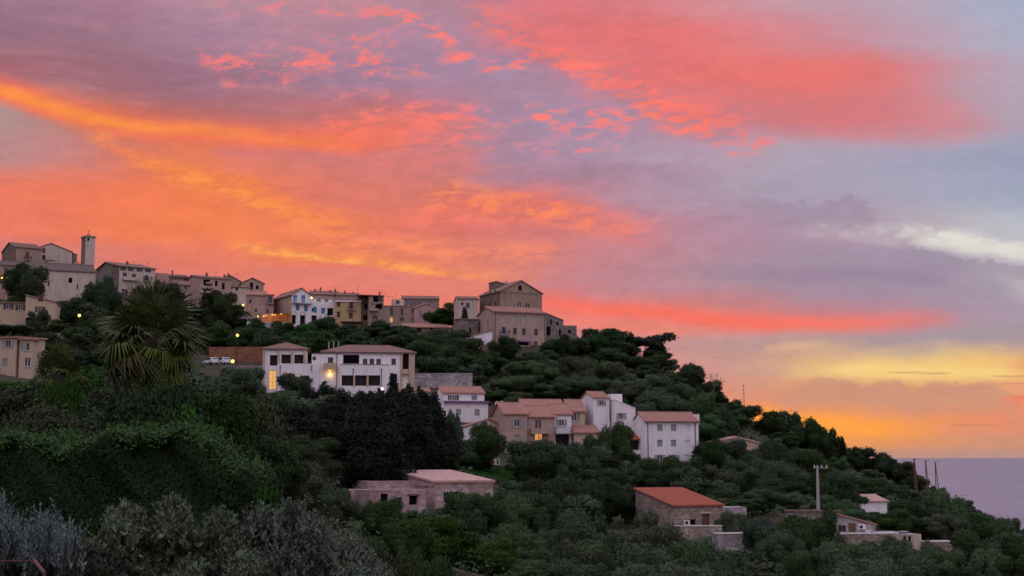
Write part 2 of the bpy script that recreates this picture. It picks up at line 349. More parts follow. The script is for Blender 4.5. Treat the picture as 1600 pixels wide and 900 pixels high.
def leafmat(name, c, c2, var=.06, rough=.75, puff=.68):
    if name in MATS: return MATS[name]
    m = Mt(name)
    oi = m.node('ShaderNodeObjectInfo'); g = m.node('ShaderNodeNewGeometry')
    n1 = noise(m.pos(), .55, 3, .6)
    col = cmix(S(g.outputs['Random Per Island']) * .45 + .1, c, c2)
    col = cmix(smooth(n1, .42, .66) * .45, col, tuple(x * .5 for x in c))
    h = m.node('ShaderNodeHueSaturation'); m.nt.links.new(col.k, h.inputs['Color'])
    r = S(oi.outputs['Random'])
    m.nt.links.new((r * var + (.5 - var / 2)).k, h.inputs['Hue']); m.nt.links.new((S.m('FRACT', r * 7.31) * .5 + .75).k, h.inputs['Saturation'])
    m.nt.links.new((S.m('FRACT', r * 13.7) * .5 + .68).k, h.inputs['Value'])
    m.out('Base Color', S(h.outputs[0])); m.out('Roughness', rough); m.out('Specular IOR Level', .12)
    if puff:                                               # leaves share the soft roundness of the clump they sit on
        at_ = m.node('ShaderNodeAttribute', attribute_name='clump_normal')
        tr = m.node('ShaderNodeVectorTransform', vector_type='NORMAL', convert_from='OBJECT', convert_to='WORLD'); m.nt.links.new(at_.outputs['Vector'], tr.inputs[0])
        mxn = m.node('ShaderNodeMix', data_type='VECTOR'); mxn.inputs[0].default_value = puff
        nz = m.node('ShaderNodeVectorMath', operation='NORMALIZE'); m.nt.links.new(tr.outputs[0], nz.inputs[0])
        m.nt.links.new(g.outputs['Normal'], mxn.inputs[4]); m.nt.links.new(nz.outputs[0], mxn.inputs[5])
        n2 = m.node('ShaderNodeVectorMath', operation='NORMALIZE'); m.nt.links.new(mxn.outputs[1], n2.inputs[0]); m.nt.links.new(n2.outputs[0], m.b.inputs['Normal'])
    return m.done()

# ------------------------------------------------------------------ mesh building
class MB:
    def __init__(s): s.v = []; s.f = []
    def quad(s, *p): i = len(s.v); s.v += [tuple(q) for q in p]; s.f.append(tuple(range(i, i + len(p))))
    def box(s, x0, x1, y0, y1, z0, z1, X=None):
        c = [(x, y, z) for z in (z0, z1) for x, y in ((x0, y0), (x1, y0), (x1, y1), (x0, y1))]
        if X: c = [X(*q) for q in c]
        i = len(s.v); s.v += [tuple(q) for q in c]
        for f in ((3, 2, 1, 0), (4, 5, 6, 7), (0, 1, 5, 4), (1, 2, 6, 5), (2, 3, 7, 6), (3, 0, 4, 7)): s.f.append(tuple(i + k for k in f))
    def tube(s, pts, rad, n=7, cap=True):
        pts = [Vector(p) for p in pts]; rings = []
        for k, p in enumerate(pts):
            t = (pts[min(k + 1, len(pts) - 1)] - pts[max(k - 1, 0)]).normalized()
            a = t.orthogonal().normalized(); b = t.cross(a); r = rad[k] if isinstance(rad, (list, tuple)) else rad
            i = len(s.v); rings.append(i)
            for q in range(n):
                an = 2 * math.pi * q / n; s.v.append(tuple(p + a * (r * math.cos(an)) + b * (r * math.sin(an))))
        for i, j in zip(rings, rings[1:]):
            for q in range(n): s.f.append((i + q, i + (q + 1) % n, j + (q + 1) % n, j + q))
        if cap: s.f.append(tuple(rings[0] + q for q in reversed(range(n)))); s.f.append(tuple(rings[-1] + q for q in range(n)))
    def lathe(s, prof, c=(0, 0, 0), n=12):
        rings = []
        for r, z in prof:
            i = len(s.v); rings.append(i)
            for q in range(n): s.v.append((c[0] + r * math.cos(2 * math.pi * q / n), c[1] + r * math.sin(2 * math.pi * q / n), c[2] + z))
        for i, j in zip(rings, rings[1:]):
            for q in range(n): s.f.append((i + q, i + (q + 1) % n, j + (q + 1) % n, j + q))
        s.f.append(tuple(rings[0] + q for q in reversed(range(n)))); s.f.append(tuple(rings[-1] + q for q in range(n)))
    def slab(s, polys, th):
        """thick sheet from upper faces"""
        key = lambda p: tuple(round(c, 3) for c in p)
        edges = {}
        for po in polys:
            s.quad(*po); s.quad(*[(x, y, z - th) for x, y, z in reversed(po)])
            for a, b in zip(po, po[1:] + po[:1]): edges[(key(a), key(b))] = (a, b)
        for (ka, kb), (a, b) in edges.items():
            if (kb, ka) not in edges: s.quad(b, a, (a[0], a[1], a[2] - th), (b[0], b[1], b[2] - th))
    def build(s, name, mat, parent=None, uv=True, smooth_=False, bevel=0):
        return link_mesh(name, s.v, s.f, mat, parent, uv, smooth_)
def link_mesh(name, v, f, mat, parent=None, uv=True, smooth_=False):
    me = bpy.data.meshes.new(name)
    off = Vector((0, 0, 0))
    if parent is not None:
        off = ORG.get(parent.name, Vector((0, 0, 0)))
    me.from_pydata([(a - off.x, b - off.y, c - off.z) for a, b, c in v], [], f); me.update()
    if uv:
        nL = len(me.loops); co = np.empty(len(me.vertices) * 3); me.vertices.foreach_get('co', co); co = co.reshape(-1, 3)
        li = np.empty(nL, dtype=np.int32); me.loops.foreach_get('vertex_index', li)
        nf = len(me.polygons); nn = np.empty(nf * 3); me.polygons.foreach_get('normal', nn); nn = nn.reshape(-1, 3)
        tot = np.empty(nf, dtype=np.int32); me.polygons.foreach_get('loop_total', tot)
        N = np.repeat(nn, tot, axis=0); P = co[li]
        h = np.stack([-N[:, 1], N[:, 0], np.zeros(len(N))], 1); ln = np.linalg.norm(h, axis=1)
        flat = ln < 0.02; h[flat] = (1, 0, 0); ln[flat] = 1; h /= ln[:, None]
        vd = np.cross(N, h)
        UV = np.stack([(P * h).sum(1), (P * vd).sum(1)], 1)
        me.uv_layers.new(name='UVMap').data.foreach_set('uv', UV.astype(np.float32).ravel())
    if smooth_: me.shade_smooth()
    if mat is not None: me.materials.append(mat)
    o = bpy.data.objects.new(name, me); COL.objects.link(o)
    if parent is not None:
        o.parent = parent; ORG[o.name] = off
    return o
ORG = {}
def tag(o, label=None, cat=None, group=None, kind=None):
    if label: o['label'] = label
    if cat: o['category'] = cat
    if group: o['group'] = group
    if kind: o['kind'] = kind
    return o
def empty(name, loc, label, cat, group=None):
    o = bpy.data.objects.new(name, None); COL.objects.link(o); o.location = loc; o.empty_display_size = .3
    ORG[o.name] = Vector(loc); return tag(o, label, cat, group)

# ------------------------------------------------------------------ terrain: one hill from measured feet of what stands on it
CTRL = [  # photo x, photo y of the ground there, metres away
 (133,438,340),(20,420,375),(100,418,385),(60,470,330),(145,470,325),(0,512,280),(90,510,280),(0,590,205),(60,588,210),(215,470,345),(300,475,370),
 (380,492,372),(450,508,372),(520,512,375),(600,510,375),(690,520,360),(650,520,350),(740,505,350),(720,540,312),(810,560,305),(900,545,320),
 (330,572,292),(400,575,285),(420,612,256),(530,618,256),(640,612,256),(690,606,262),(735,606,265),(690,655,244),(760,668,240),(800,705,232),
 (870,702,234),(950,690,238),(1040,724,232),(1090,722,236),(770,745,205),(720,740,190),(1150,708,262),(650,812,136),(560,800,140),(770,800,140),
 (1060,832,163),(1165,850,160),(990,815,172),(1300,880,166),(1400,868,172),(1480,868,175),(1365,802,256),(1278,800,180),
 (820,600,285),(900,600,290),(980,640,270),(1000,590,310),(950,556,335),(1040,572,340),(1100,624,335),(1130,650,338),(1200,676,345),(1250,698,345),(1300,718,348),
 (1350,735,345),(1400,752,345),(1450,772,345),(1520,812,340),(1600,850,335),(1700,900,330),(1150,740,270),(1250,780,250),(1350,830,230),(1500,880,230),(1600,910,230),
 (240,520,330),(180,530,300),(120,545,260),(300,560,300),(100,640,150),(250,640,150),(420,660,190),(520,690,160),(600,720,150),(400,720,120),(640,740,170),
 (150,735,38),(300,770,38),(0,740,38),(100,700,70),(300,730,70),(0,690,70),(450,800,70),(600,860,90),(800,890,110),(1000,900,115),(1200,900,130),(1400,920,140),(1600,930,160),
 (800,860,145),(900,830,165),(850,770,195),(950,770,205),(1050,770,205),(1150,800,200),
]
WC = [  # world points: near garden, back side of the ridge, far flanks
 (0,0,-1.7),(-12,0,-1.7),(12,0,-2.2),(0,10,-2.3),(-8,10,-2.2),(-16,14,-2.2),(8,14,-3.5),(20,30,-7),(0,25,-4.6),(-14,22,-2.4),(-6,22,-2.8),(30,60,-11),(8,60,-9),(60,90,-14),
 (-130,460,50),(-60,460,44),(0,450,36),(30,420,14),(60,430,2),(90,440,-8),(140,450,-30),(180,450,-50),(-150,600,10),(-60,600,0),(0,600,-20),(80,600,-50),(200,600,-100),
 (-150,760,-60),(0,760,-90),(200,760,-150),(220,330,-45),(260,330,-80),(200,240,-40),(240,160,-45),(120,120,-18),(200,60,-40),(90,20,-15),(-60,30,1),(-110,100,12),(-150,200,32),(-190,330,60),(-200,470,60),(-60,0,0),(300,460,-120),(330,200,-110),
]
CP3 = np.array([tuple(at(*c)) for c in CTRL] + WC, float)
def tps(r2): return np.where(r2 > 0, r2 * np.log(np.sqrt(np.maximum(r2, 1e-9))), 0.0)
_q = CP3[:, :2] / 100.0; _n = len(_q)
_K = tps(((_q[:, None] - _q[None]) ** 2).sum(-1)) + np.eye(_n) * 0.012
_P = np.c_[np.ones(_n), _q]
_A = np.block([[_K, _P], [_P.T, np.zeros((3, 3))]])
_w = np.linalg.solve(_A, np.r_[CP3[:, 2], 0, 0, 0])
def ground(x, y):
    x = np.atleast_1d(np.asarray(x, float)); y = np.atleast_1d(np.asarray(y, float))
    q = np.stack([x, y], -1).reshape(-1, 2) / 100.0
    out = np.empty(len(q))
    for i in range(0, len(q), 4000):
        k = q[i:i + 4000]
        out[i:i + 4000] = tps(((k[:, None] - _q[None]) ** 2).sum(-1)) @ _w[:_n] + np.c_[np.ones(len(k)), k] @ _w[_n:]
    return out.reshape(x.shape)
def gz(x, y): return float(ground(x, y)[0])

# ------------------------------------------------------------------ setting: hill, sea
gx = np.r_[np.linspace(-420, -200, 12)[:-1], np.linspace(-200, 300, 126), np.linspace(300, 640, 15)[1:]]
gy = np.r_[np.linspace(-60, 0, 8)[:-1], np.linspace(0, 480, 121), np.linspace(480, 900, 18)[1:]]
GX, GY = np.meshgrid(gx, gy); GZ = ground(GX.ravel(), GY.ravel()).reshape(GX.shape)
GZ = np.maximum(GZ, -140) + RNG.normal(0, .12, GZ.shape)
nx, ny = len(gx), len(gy)
tv = np.stack([GX, GY, GZ], -1).reshape(-1, 3)
tf = [(j * nx + i, j * nx + i + 1, (j + 1) * nx + i + 1, (j + 1) * nx + i) for j in range(ny - 1) for i in range(nx - 1)]
m = Mt('hill_earth'); p = m.pos()
a_, b_ = noise(p, .08, 5, .6), noise(p, .9, 5, .65)
c_ = cmix(smooth(a_, .42, .62), (.050, .047, .030), (.085, .066, .050)); c_ = cmix(smooth(b_, .4, .65) * .7, c_, (.030, .036, .018))
m.out('Base Color', c_); m.out('Roughness', 1.0); m.out('Specular IOR Level', .1); m.bump(b_, .8, .3); m.done()
tag(link_mesh('hill', tv.tolist(), tf, MATS['hill_earth'], None, False, True), kind='structure')
SEA_Z = -125.0
sb = MB(); sb.quad((-30000, 200, SEA_Z), (60000, 200, SEA_Z), (60000, 95000, SEA_Z), (-30000, 95000, SEA_Z))
m = Mt('sea_water'); p = m.pos()
n_ = noise(scalevec(p, .02, .006, 1), 1.0, 5, .6); n2_ = noise(scalevec(p, .0016, .0004, 1), 1.0, 4, .6)
m.out('Base Color', cmix(smooth(n2_, .4, .6) * .6, (.20, .165, .205), (.245, .20, .24))); m.out('Roughness', .55); m.out('Specular IOR Level', .35); m.bump(n_, .25, 3.0); m.done()
tag(sb.build('sea', MATS['sea_water'], None), kind='structure')

# ------------------------------------------------------------------ palette
WHITE = plaster('white_render', (.82, .79, .79), (.66, .62, .61), .6)
OFFW = plaster('offwhite_render', (.56, .47, .395), (.42, .34, .28), .8)
PINK = plaster('pink_render', (.46, .325, .265), (.33, .235, .20), .9)
ROSE = plaster('rose_render', (.48, .30, .28), (.36, .24, .23), .7)
TAN = plaster('tan_render', (.36, .26, .195), (.25, .18, .14), .9)
OCHRE = plaster('ochre_render', (.50, .36, .20), (.40, .28, .16), .6)
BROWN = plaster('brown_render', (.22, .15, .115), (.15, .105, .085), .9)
BEIGE = plaster('beige_render', (.52, .40, .28), (.42, .32, .23), .6)
SIENNA = plaster('sienna_render', (.48, .24, .10), (.40, .20, .10), .6)
STONE = rubble('brown_stone', (.26, .20, .165), (.36, .29, .24), (.43, .37, .32))
STONEP = rubble('pink_stone', (.40, .275, .265), (.46, .33, .315), (.54, .41, .385), .5)
STONEG = rubble('grey_stone', (.33, .29, .29), (.42, .38, .375), (.52, .48, .47), .5)
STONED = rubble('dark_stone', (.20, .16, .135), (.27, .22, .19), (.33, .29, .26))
TILE = tiles('clay_tiles', (.33, .155, .115), (.43, .225, .17), (.38, .255, .205))
TILEOLD = tiles('old_clay_tiles', (.22, .12, .095), (.29, .17, .135), (.25, .18, .15))
TILEMOSS = tiles('mossy_tiles', (.13, .095, .08), (.18, .13, .11), (.15, .125, .11))
TILERED = tiles('red_clay_tiles', (.34, .095, .058), (.41, .13, .078), (.30, .125, .085))
TILEPINK = tiles('pink_clay_tiles', (.50, .31, .26), (.60, .40, .345), (.52, .36, .31))
CONC = plain('concrete', (.42, .40, .385), .9)
GLASS = plain('window_glass', (.018, .02, .026), .12, 0, .2, .6)
DGLASS = plain('shaded_glass', (.014, .013, .016), .35, 0, .2, .25)
DARK = plain('dark_room', (.012, .011, .012), .9, 0, .2, .05)  # near-black for sheets standing in for unlit rooms, and the dark awning
LITP = glow('lit_pane', (1.0, .46, .16), .62)
LITS = glow('lit_stair_pane', (1.0, .50, .10), .72)
SHG = plain('grey_green_shutter', (.30, .335, .325), .7)
SHBLUE = plain('blue_shutter', (.09, .22, .44), .6)
SHBRN = plain('brown_shutter', (.10, .055, .04), .7)
SHPALE = plain('pale_shutter', (.42, .44, .42), .7)
WFRAME = plain('white_frame', (.78, .76, .75), .6)
BFRAME = plain('brown_frame', (.12, .07, .045), .6)
WOOD = plain('door_wood', (.15, .065, .045), .6)
IRON = plain('dark_iron', (.03, .028, .03), .5, .3)
GUTTER = plain('gutter', (.13, .09, .08), .5)
METAL = plain('galvanised_metal', (.42, .42, .43), .45, .6)
RUST = plain('rusty_metal', (.13, .055, .045), .7, .2)
POLEM = plain('pole_concrete', (.36, .35, .33), .9)
PALEC = plain('pale_cloth', (.75, .74, .76), .9)
PURPLE = plain('purple_awning', (.17, .10, .20), .8)
LINTEL = plain('pale_lintel', (.50, .43, .36), .9)

# ------------------------------------------------------------------ buildings
class Fac:
    """a wall plane: origin, unit direction along the wall (outside is on the right-hand side of it)"""
    def __init__(s, O, d, W): s.O, s.d, s.W = Vector(O), Vector(d), W; s.n = Vector((d[1], -d[0]))
    def pix(s, px, py):
        r = Vector(ray(px, py)); n3 = s.n; k = (s.O.x * n3.x + s.O.y * n3.y) / (r.x * n3.x + r.y * n3.y)
        return (r.x * k - s.O.x) * s.d.x + (r.y * k - s.O.y) * s.d.y, r.z * k
    def X(s, a, o, z):                                     # along the wall, outwards, height -> world
        return (s.O.x + s.d.x * a + s.n.x * o, s.O.y + s.d.y * a + s.n.y * o, z)
def wall_face(mb, f, z0, z1, ops, prof=()):
    xs = sorted({0.0, f.W} | {v for o in ops for v in (o[0], o[1])}); zs = sorted({z0, z1} | {v for o in ops for v in (o[2], o[3])})
    for xa, xb in zip(xs, xs[1:]):
        for za, zb in zip(zs, zs[1:]):
            cx, cz = (xa + xb) / 2, (za + zb) / 2
            if any(o[0] < cx < o[1] and o[2] < cz < o[3] for o in ops): continue
            mb.quad(f.X(xa, 0, za), f.X(xb, 0, za), f.X(xb, 0, zb), f.X(xa, 0, zb))
    for a, b, c, d, dep in ops:
        for (p, q), (r, s_) in (((a, c), (b, c)), ((b, c), (b, d)), ((b, d), (a, d)), ((a, d), (a, c))):
            mb.quad(f.X(p, 0, q), f.X(p, -dep, q), f.X(r, -dep, s_), f.X(r, 0, s_))
    if prof: mb.quad(f.X(0, 0, z1), f.X(f.W, 0, z1), *[f.X(a, 0, z) for a, z in reversed(prof)])
DEP = {'hole': .45, 'loggia': 1.6, 'room': 1.2}
def tile_rows(mb, polys, pitch=.27, r=.085):
    """half-round barrel tiles running down each slope"""
    for po in polys:
        P = [Vector(p) for p in po]; n = (P[1] - P[0]).cross(P[2] - P[0]).normalized()
        if n.z < 0: n = -n
        u = Vector((-n.y, n.x, 0))
        if u.length < .02: continue
        u.normalize(); v = n.cross(u)
        uv = [((p - P[0]).dot(u), (p - P[0]).dot(v)) for p in P]; u0, u1 = min(a for a, b in uv), max(a for a, b in uv)
        k = int((u1 - u0) / pitch); off = (u1 - u0 - (k - 1) * pitch) / 2
        for i in range(k):
            x = u0 + off + i * pitch; hit = []
            for (a, b), (c, d) in zip(uv, uv[1:] + uv[:1]):
                if (a - x) * (c - x) < 0: hit.append(b + (d - b) * (x - a) / (c - a))
            if len(hit) < 2 or max(hit) - min(hit) < .3: continue
            lo, hi = min(hit) - .04, max(hit)
            ring = [[P[0] + u * (x + r * math.cos(t)) + v * y + n * (r * .9 * math.sin(t) + .004) for t in (0, .6, 1.57, 2.54, 3.1416)] for y in (lo, hi)]
            for q in range(4): mb.quad(ring[0][q], ring[0][q + 1], ring[1][q + 1], ring[1][q])
            mb.quad(*ring[0][::-1])
def ridge_row(mb, p, q, r=.13):
    mb.tube([p, q], r, 8)
class Bld:
    def __init__(s, name, label, cat, group=None): s.name, s.label, s.cat, s.group = name, label, cat, group; s.root = None; s.fac = {}
    def start(s, loc):
        if s.root is None: s.root = empty(s.name, loc, s.label, s.cat, s.group)
    def block(s, pxc, Y, pyb, pyt, pxr, yaw=15., pxl=None, depth=None, roof='gable_x', rise=1.4, wall=WHITE, lwall=None, tile=TILE, over=.35, bury=4., win=(), left=(), right=(), th=.16, style='win', zt=None, zb=None, parapet=0.):
        C = at(pxc, pyb, Y); y_ = R(yaw); d1 = Vector((math.cos(y_), math.sin(y_))); d2 = Vector((-math.sin(y_), math.cos(y_)))
        z0 = C.z if zb is None else zb
        z1 = at(pxc, pyt, Y).z if zt is None else zt
        O = Vector((C.x, C.y))
        def hit(px, d):
            r = ray(px, 500); n = Vector((d.y, -d.x)); k = (O.x * n.x + O.y * n.y) / (r[0] * n.x + r[1] * n.y); return (r[0] * k - O.x) * d.x + (r[1] * k - O.y) * d.y
        L1 = hit(pxr, d1)
        L2 = depth if depth is not None else (hit(pxl, d2) if pxl is not None else 8.)
        if depth is None and not 1.0 < L2 < 22: L2 = min(max(L2, 2.), 16.)
        if rise < 0 and roof in ('shed_right', 'shed_left', 'shed_back'):
            z1 += rise; rise = -rise; roof = {'shed_right': 'shed_left', 'shed_left': 'shed_right', 'shed_back': 'flat'}[roof]
        if VERB: print('%-60s L1 %.1f L2 %.1f h %.1f gap %.1f' % (s.label[:60], L1, L2, z1 - z0, z0 - gz(C.x, C.y)))
        s.start((C.x, C.y, z0))
        P = [O, O + d1 * L1, O + d1 * L1 + d2 * L2, O + d2 * L2]
        fs = {'front': Fac(P[0], d1, L1), 'right': Fac(P[1], d2, L2), 'back': Fac(P[2], -d1, L1), 'left': Fac(P[3], -d2, L2)}
        s.fac = fs; s.z0, s.z1, s.L1, s.L2 = z0, z1, L1, L2
        prof = {}
        top = {k: z1 for k in fs}
        if roof == 'gable_x': prof['left'] = prof['right'] = [(L2 / 2, z1 + rise)]
        elif roof == 'gable_y': prof['front'] = prof['back'] = [(L1 / 2, z1 + rise)]
        elif roof == 'shed_back': prof['left'] = [(0, z1 + rise)]; prof['right'] = [(L2, z1 + rise)]; top['back'] = z1 + rise
        elif roof == 'shed_right': prof['front'] = [(L1, z1 + rise)]; prof['back'] = [(0, z1 + rise)]; top['right'] = z1 + rise
        elif roof == 'shed_left': prof['front'] = [(0, z1 + rise)]; prof['back'] = [(L1, z1 + rise)]; top['left'] = z1 + rise
        elif roof == 'flat': top = {k: z1 + parapet for k in fs}
        mb = MB(); lm = MB() if lwall else mb; s.pend = []
        for nm, lst in (('front', win), ('left', left), ('right', right), ('back', ())):
            f = fs[nm]; ops = []
            for w in lst: s.opening(f, w, ops, z0, top[nm], style)
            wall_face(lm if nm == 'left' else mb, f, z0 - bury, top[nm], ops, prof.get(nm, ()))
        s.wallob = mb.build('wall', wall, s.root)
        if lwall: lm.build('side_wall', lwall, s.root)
        for fn in s.pend: fn()
        # roof
        def W(a, b, z): q = O + d1 * a + d2 * b; return (q.x, q.y, z)
        o = over; rb = MB(); e = .02; s.rp = []; _sl = rb.slab
        def slab(polys, t_): s.rp = polys; _sl(polys, t_)
        rb.slab = slab
        if roof == 'gable_x':
            k = rise / (L2 / 2); ze = z1 - o * k + th + e; zr = z1 + rise + th + e; h = L2 / 2
            s.ridge = (W(-o, h, zr + .02), W(L1 + o, h, zr + .02))
            rb.slab([[W(-o, -o, ze), W(L1 + o, -o, ze), W(L1 + o, h, zr), W(-o, h, zr)], [W(-o, h, zr), W(L1 + o, h, zr), W(L1 + o, L2 + o, ze), W(-o, L2 + o, ze)]], th)
        elif roof == 'gable_y':
            k = rise / (L1 / 2); ze = z1 - o * k + th + e; zr = z1 + rise + th + e; h = L1 / 2
            s.ridge = (W(h, -o, zr + .02), W(h, L2 + o, zr + .02))
            rb.slab([[W(-o, -o, ze), W(h, -o, zr), W(h, L2 + o, zr), W(-o, L2 + o, ze)], [W(h, -o, zr), W(L1 + o, -o, ze), W(L1 + o, L2 + o, ze), W(h, L2 + o, zr)]], th)
        elif roof in ('shed_back', 'shed_right', 'shed_left'):
            def zz(a, b):
                if roof == 'shed_back': return z1 + rise * b / L2 + th + e
                return z1 + rise * (a if roof == 'shed_right' else L1 - a) / L1 + th + e
            rb.slab([[W(a, b, zz(a, b)) for a, b in ((-o, -o), (L1 + o, -o), (L1 + o, L2 + o), (-o, L2 + o))]], th)
        elif roof == 'hip':
            h = min(L1, L2) / 2; ze = z1 - o * rise / h + th + e; zr = z1 + rise + th + e
            s.hips = []; A, B_, C_, D_ = W(-o, -o, ze), W(L1 + o, -o, ze), W(L1 + o, L2 + o, ze), W(-o, L2 + o, ze)
            if L1 >= L2:
                r1, r2 = W(h, L2 / 2, zr), W(L1 - h, L2 / 2, zr)
                s.hips = [(A, r1), (D_, r1), (B_, r2), (C_, r2)] + ([(r1, r2)] if L1 - L2 > .2 else [])
                rb.slab([[A, B_, r2, r1], [B_, C_, r2], [C_, D_, r1, r2], [D_, A, r1]] if L1 - L2 > .2 else [[A, B_, r1], [B_, C_, r1], [C_, D_, r1], [D_, A, r1]], th)
            else:
                r1, r2 = W(L1 / 2, h, zr), W(L1 / 2, L2 - h, zr); rb.slab([[A, B_, r1], [B_, C_, r2, r1], [C_, D_, r2], [D_, A, r1, r2]], th)
        elif roof == 'flat':
            rb.slab([[W(a, b, z1 - .02) for a, b in ((.12, .12), (L1 - .12, .12), (L1 - .12, L2 - .12), (.12, L2 - .12))]], .2)
        if roof and roof != 'flat' and tile is not WHITE:
            tp = [po for po in s.rp] ; tile_rows(rb, tp)
            if roof in ('gable_x', 'gable_y'): ridge_row(rb, *s.ridge)
            elif roof == 'hip':
                for e_ in s.hips: ridge_row(rb, *e_, .11)
        s.W = W; s.roofob = None
        if roof: s.roofob = rb.build('roof', tile if roof != 'flat' else CONC, s.root)
        return s
    def opening(s, f, w, ops, z0, z1, dstyle):
        px, py = w[0], w[1]; st_ = w[2] if len(w) > 2 and isinstance(w[2], str) else dstyle
        nums = [v for v in w[2:] if not isinstance(v, str)]
        base = st_.split('+')[0]
        wd, ht = (nums + [None, None])[:2] if len(nums) >= 2 else (None, None)
        if wd is None: wd, ht = {'door': (1.0, 2.1), 'french': (1.2, 2.1)}.get(base, (.95, 1.35))
        c, z = f.pix(px, py)
        c = min(max(c, wd / 2 + .12), f.W - wd / 2 - .12); a, b = c - wd / 2, c + wd / 2; lo, hi = z - ht / 2, z + ht / 2
        cut = hi < z1 - .05 and a > .05 and b < f.W - .05 and wd < f.W - .15
        for o in ops:
            if a < o[1] + .02 and b > o[0] - .02 and lo < o[3] + .02 and hi > o[2] - .02: cut = False
        dep = DEP.get(base, .20)
        if cut: ops.append((a, b, lo, hi, dep))
        back = -dep if cut else .012
        s.pend.append(lambda: s.window(f, a, b, lo, hi, back, cut, st_))
    def window(s, f, a, b, lo, hi, back, cut, st_):
        parts = st_.split('+'); base = parts[0]
        fm = {'brown': BFRAME, 'blue': SHBLUE}.get(next((p for p in parts if p in ('brown', 'blue')), ''), WFRAME)
        shm = {'brownsh': SHBRN, 'bluesh': SHBLUE, 'palesh': SHPALE, 'whitesh': WFRAME}.get(next((p for p in parts if p.endswith('sh') and p != 'opensh'), ''), SHG)
        dp = back + .02 if cut else .015
        if base == 'room' and cut:                          # glazed back of a deep opening
            q = MB(); t = .06; w_ = b - a; k = max(1, round(w_ / 1.0))
            for i in range(k + 1): x0 = a + (w_ - t) * i / k; q.box(x0 + .004, x0 + t - .004, back + .02, back + .08, lo + .01, hi - .01, f.X)
            q.box(a + .01, b - .01, back + .015, back + .07, lo + .02, lo + .1, f.X); q.box(a + .01, b - .01, back + .015, back + .07, hi - .1, hi - .02, f.X)
            w = q.build('window', BFRAME, s.root); g_ = MB(); g_.quad(f.X(a, back, lo), f.X(b, back, lo), f.X(b, back, hi), f.X(a, back, hi)); g_.build('pane', DGLASS, w); return
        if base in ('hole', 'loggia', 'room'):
            q = MB(); q.quad(f.X(a, back, lo), f.X(b, back, lo), f.X(b, back, hi), f.X(a, back, hi)); q.build('opening', DARK, s.root); return  # dark sheet closes the recess, its colour standing for the unlit interior
        if base == 'shut':
            q = MB(); mid = (a + b) / 2
            for x0, x1 in ((a + .01, mid - .01), (mid + .01, b - .01)):
                q.box(x0, x1, dp, dp + .04, lo + .01, hi - .01, f.X)
                n = 7
                for k in range(n): zq = lo + .06 + (hi - lo - .12) * (k + .5) / n; q.box(x0 + .05, x1 - .05, dp + .04, dp + .055, zq - .05, zq + .03, f.X)
            q.build('shutter', shm, s.root)
        elif base == 'door':
            q = MB(); q.box(a + .01, b - .01, dp, dp + .05, lo + .01, hi - .01, f.X); q.build('door', fm if fm is not WFRAME else WOOD, s.root)
        else:
            pane = LITS if 'stair' in parts else LITP if base == 'lit' else GLASS
            t = .07; q = MB()
            for x0, x1, za, zb in ((a, a + t, lo, hi), (b - t, b, lo, hi), (a + t, b - t, lo, lo + t), (a + t, b - t, hi - t, hi)): q.box(x0 + .003, x1 - .003, dp, dp + .06, za + .003, zb - .003, f.X)
            mid = (a + b) / 2
            if b - a > .7: q.box(mid - .035, mid + .035, dp, dp + .055, lo + t, hi - t, f.X)
            if 'stair' in parts:
                for k in range(1, 5): zq = lo + (hi - lo) * k / 5; q.box(a + t, b - t, dp, dp + .05, zq - .04, zq + .04, f.X)
            w = q.build('window', fm, s.root)
            g = MB(); g.quad(f.X(a + .02, dp + .02, lo + .02), f.X(b - .02, dp + .02, lo + .02), f.X(b - .02, dp + .02, hi - .02), f.X(a + .02, dp + .02, hi - .02)); g.build('pane', pane, w)
            if base != 'french' and hi - lo < 1.8 and cut:
                q = MB(); q.box(a - .08, b + .08, .003, .09, lo - .09, lo - .01, f.X); q.build('sill', LINTEL, w)
        if 'open' in parts or base == 'open':
            hw = (b - a) / 2
            for x0, x1 in ((a - hw - .03, a - .03), (b + .03, b + hw + .03)):
                q = MB(); q.box(x0, x1, .03, .07, lo, hi, f.X)
                for k in range(7): zq = lo + (hi - lo) * (k + .5) / 7; q.box(x0 + .06, x1 - .06, .07, .085, zq - .05, zq + .03, f.X)
                q.build('shutter', shm, s.root)
        if 'balc' in parts: s.balcony(f, a - .5, b + .5, lo - .02)
    def balcony(s, f, a, b, z, dep=.95, rail=True, solid=None, h=1.0, mat=None):
        q = MB(); q.box(a, b, .004, dep, z - .16, z, f.X)
        if solid: q.box(a, b, dep - .12, dep, z, z + h, f.X); q.box(a, a + .12, .004, dep - .12, z, z + h, f.X); q.box(b - .12, b, .004, dep - .12, z, z + h, f.X)
        o = q.build('balcony', solid or CONC, s.root)
        if rail and not solid:
            r = MB(); t = .025
            r.box(a, b, dep - .06, dep - .02, z + h - .05, z + h, f.X)
            for xe in (a, b - .04): r.box(xe, xe + .04, .01, dep - .06, z + h - .05, z + h, f.X)
            n = int((b - a) / .14)
            for k in range(n + 1): x0 = a + (b - a - t) * k / n; r.box(x0, x0 + t, dep - .055, dep - .03, z, z + h - .05, f.X)
            for xe in (a, b - .03):
                for k in range(1, 6): r.box(xe, xe + t, dep * k / 6, dep * k / 6 + t, z, z + h - .05, f.X)
            r.build('railing', mat or IRON, o)
        return o
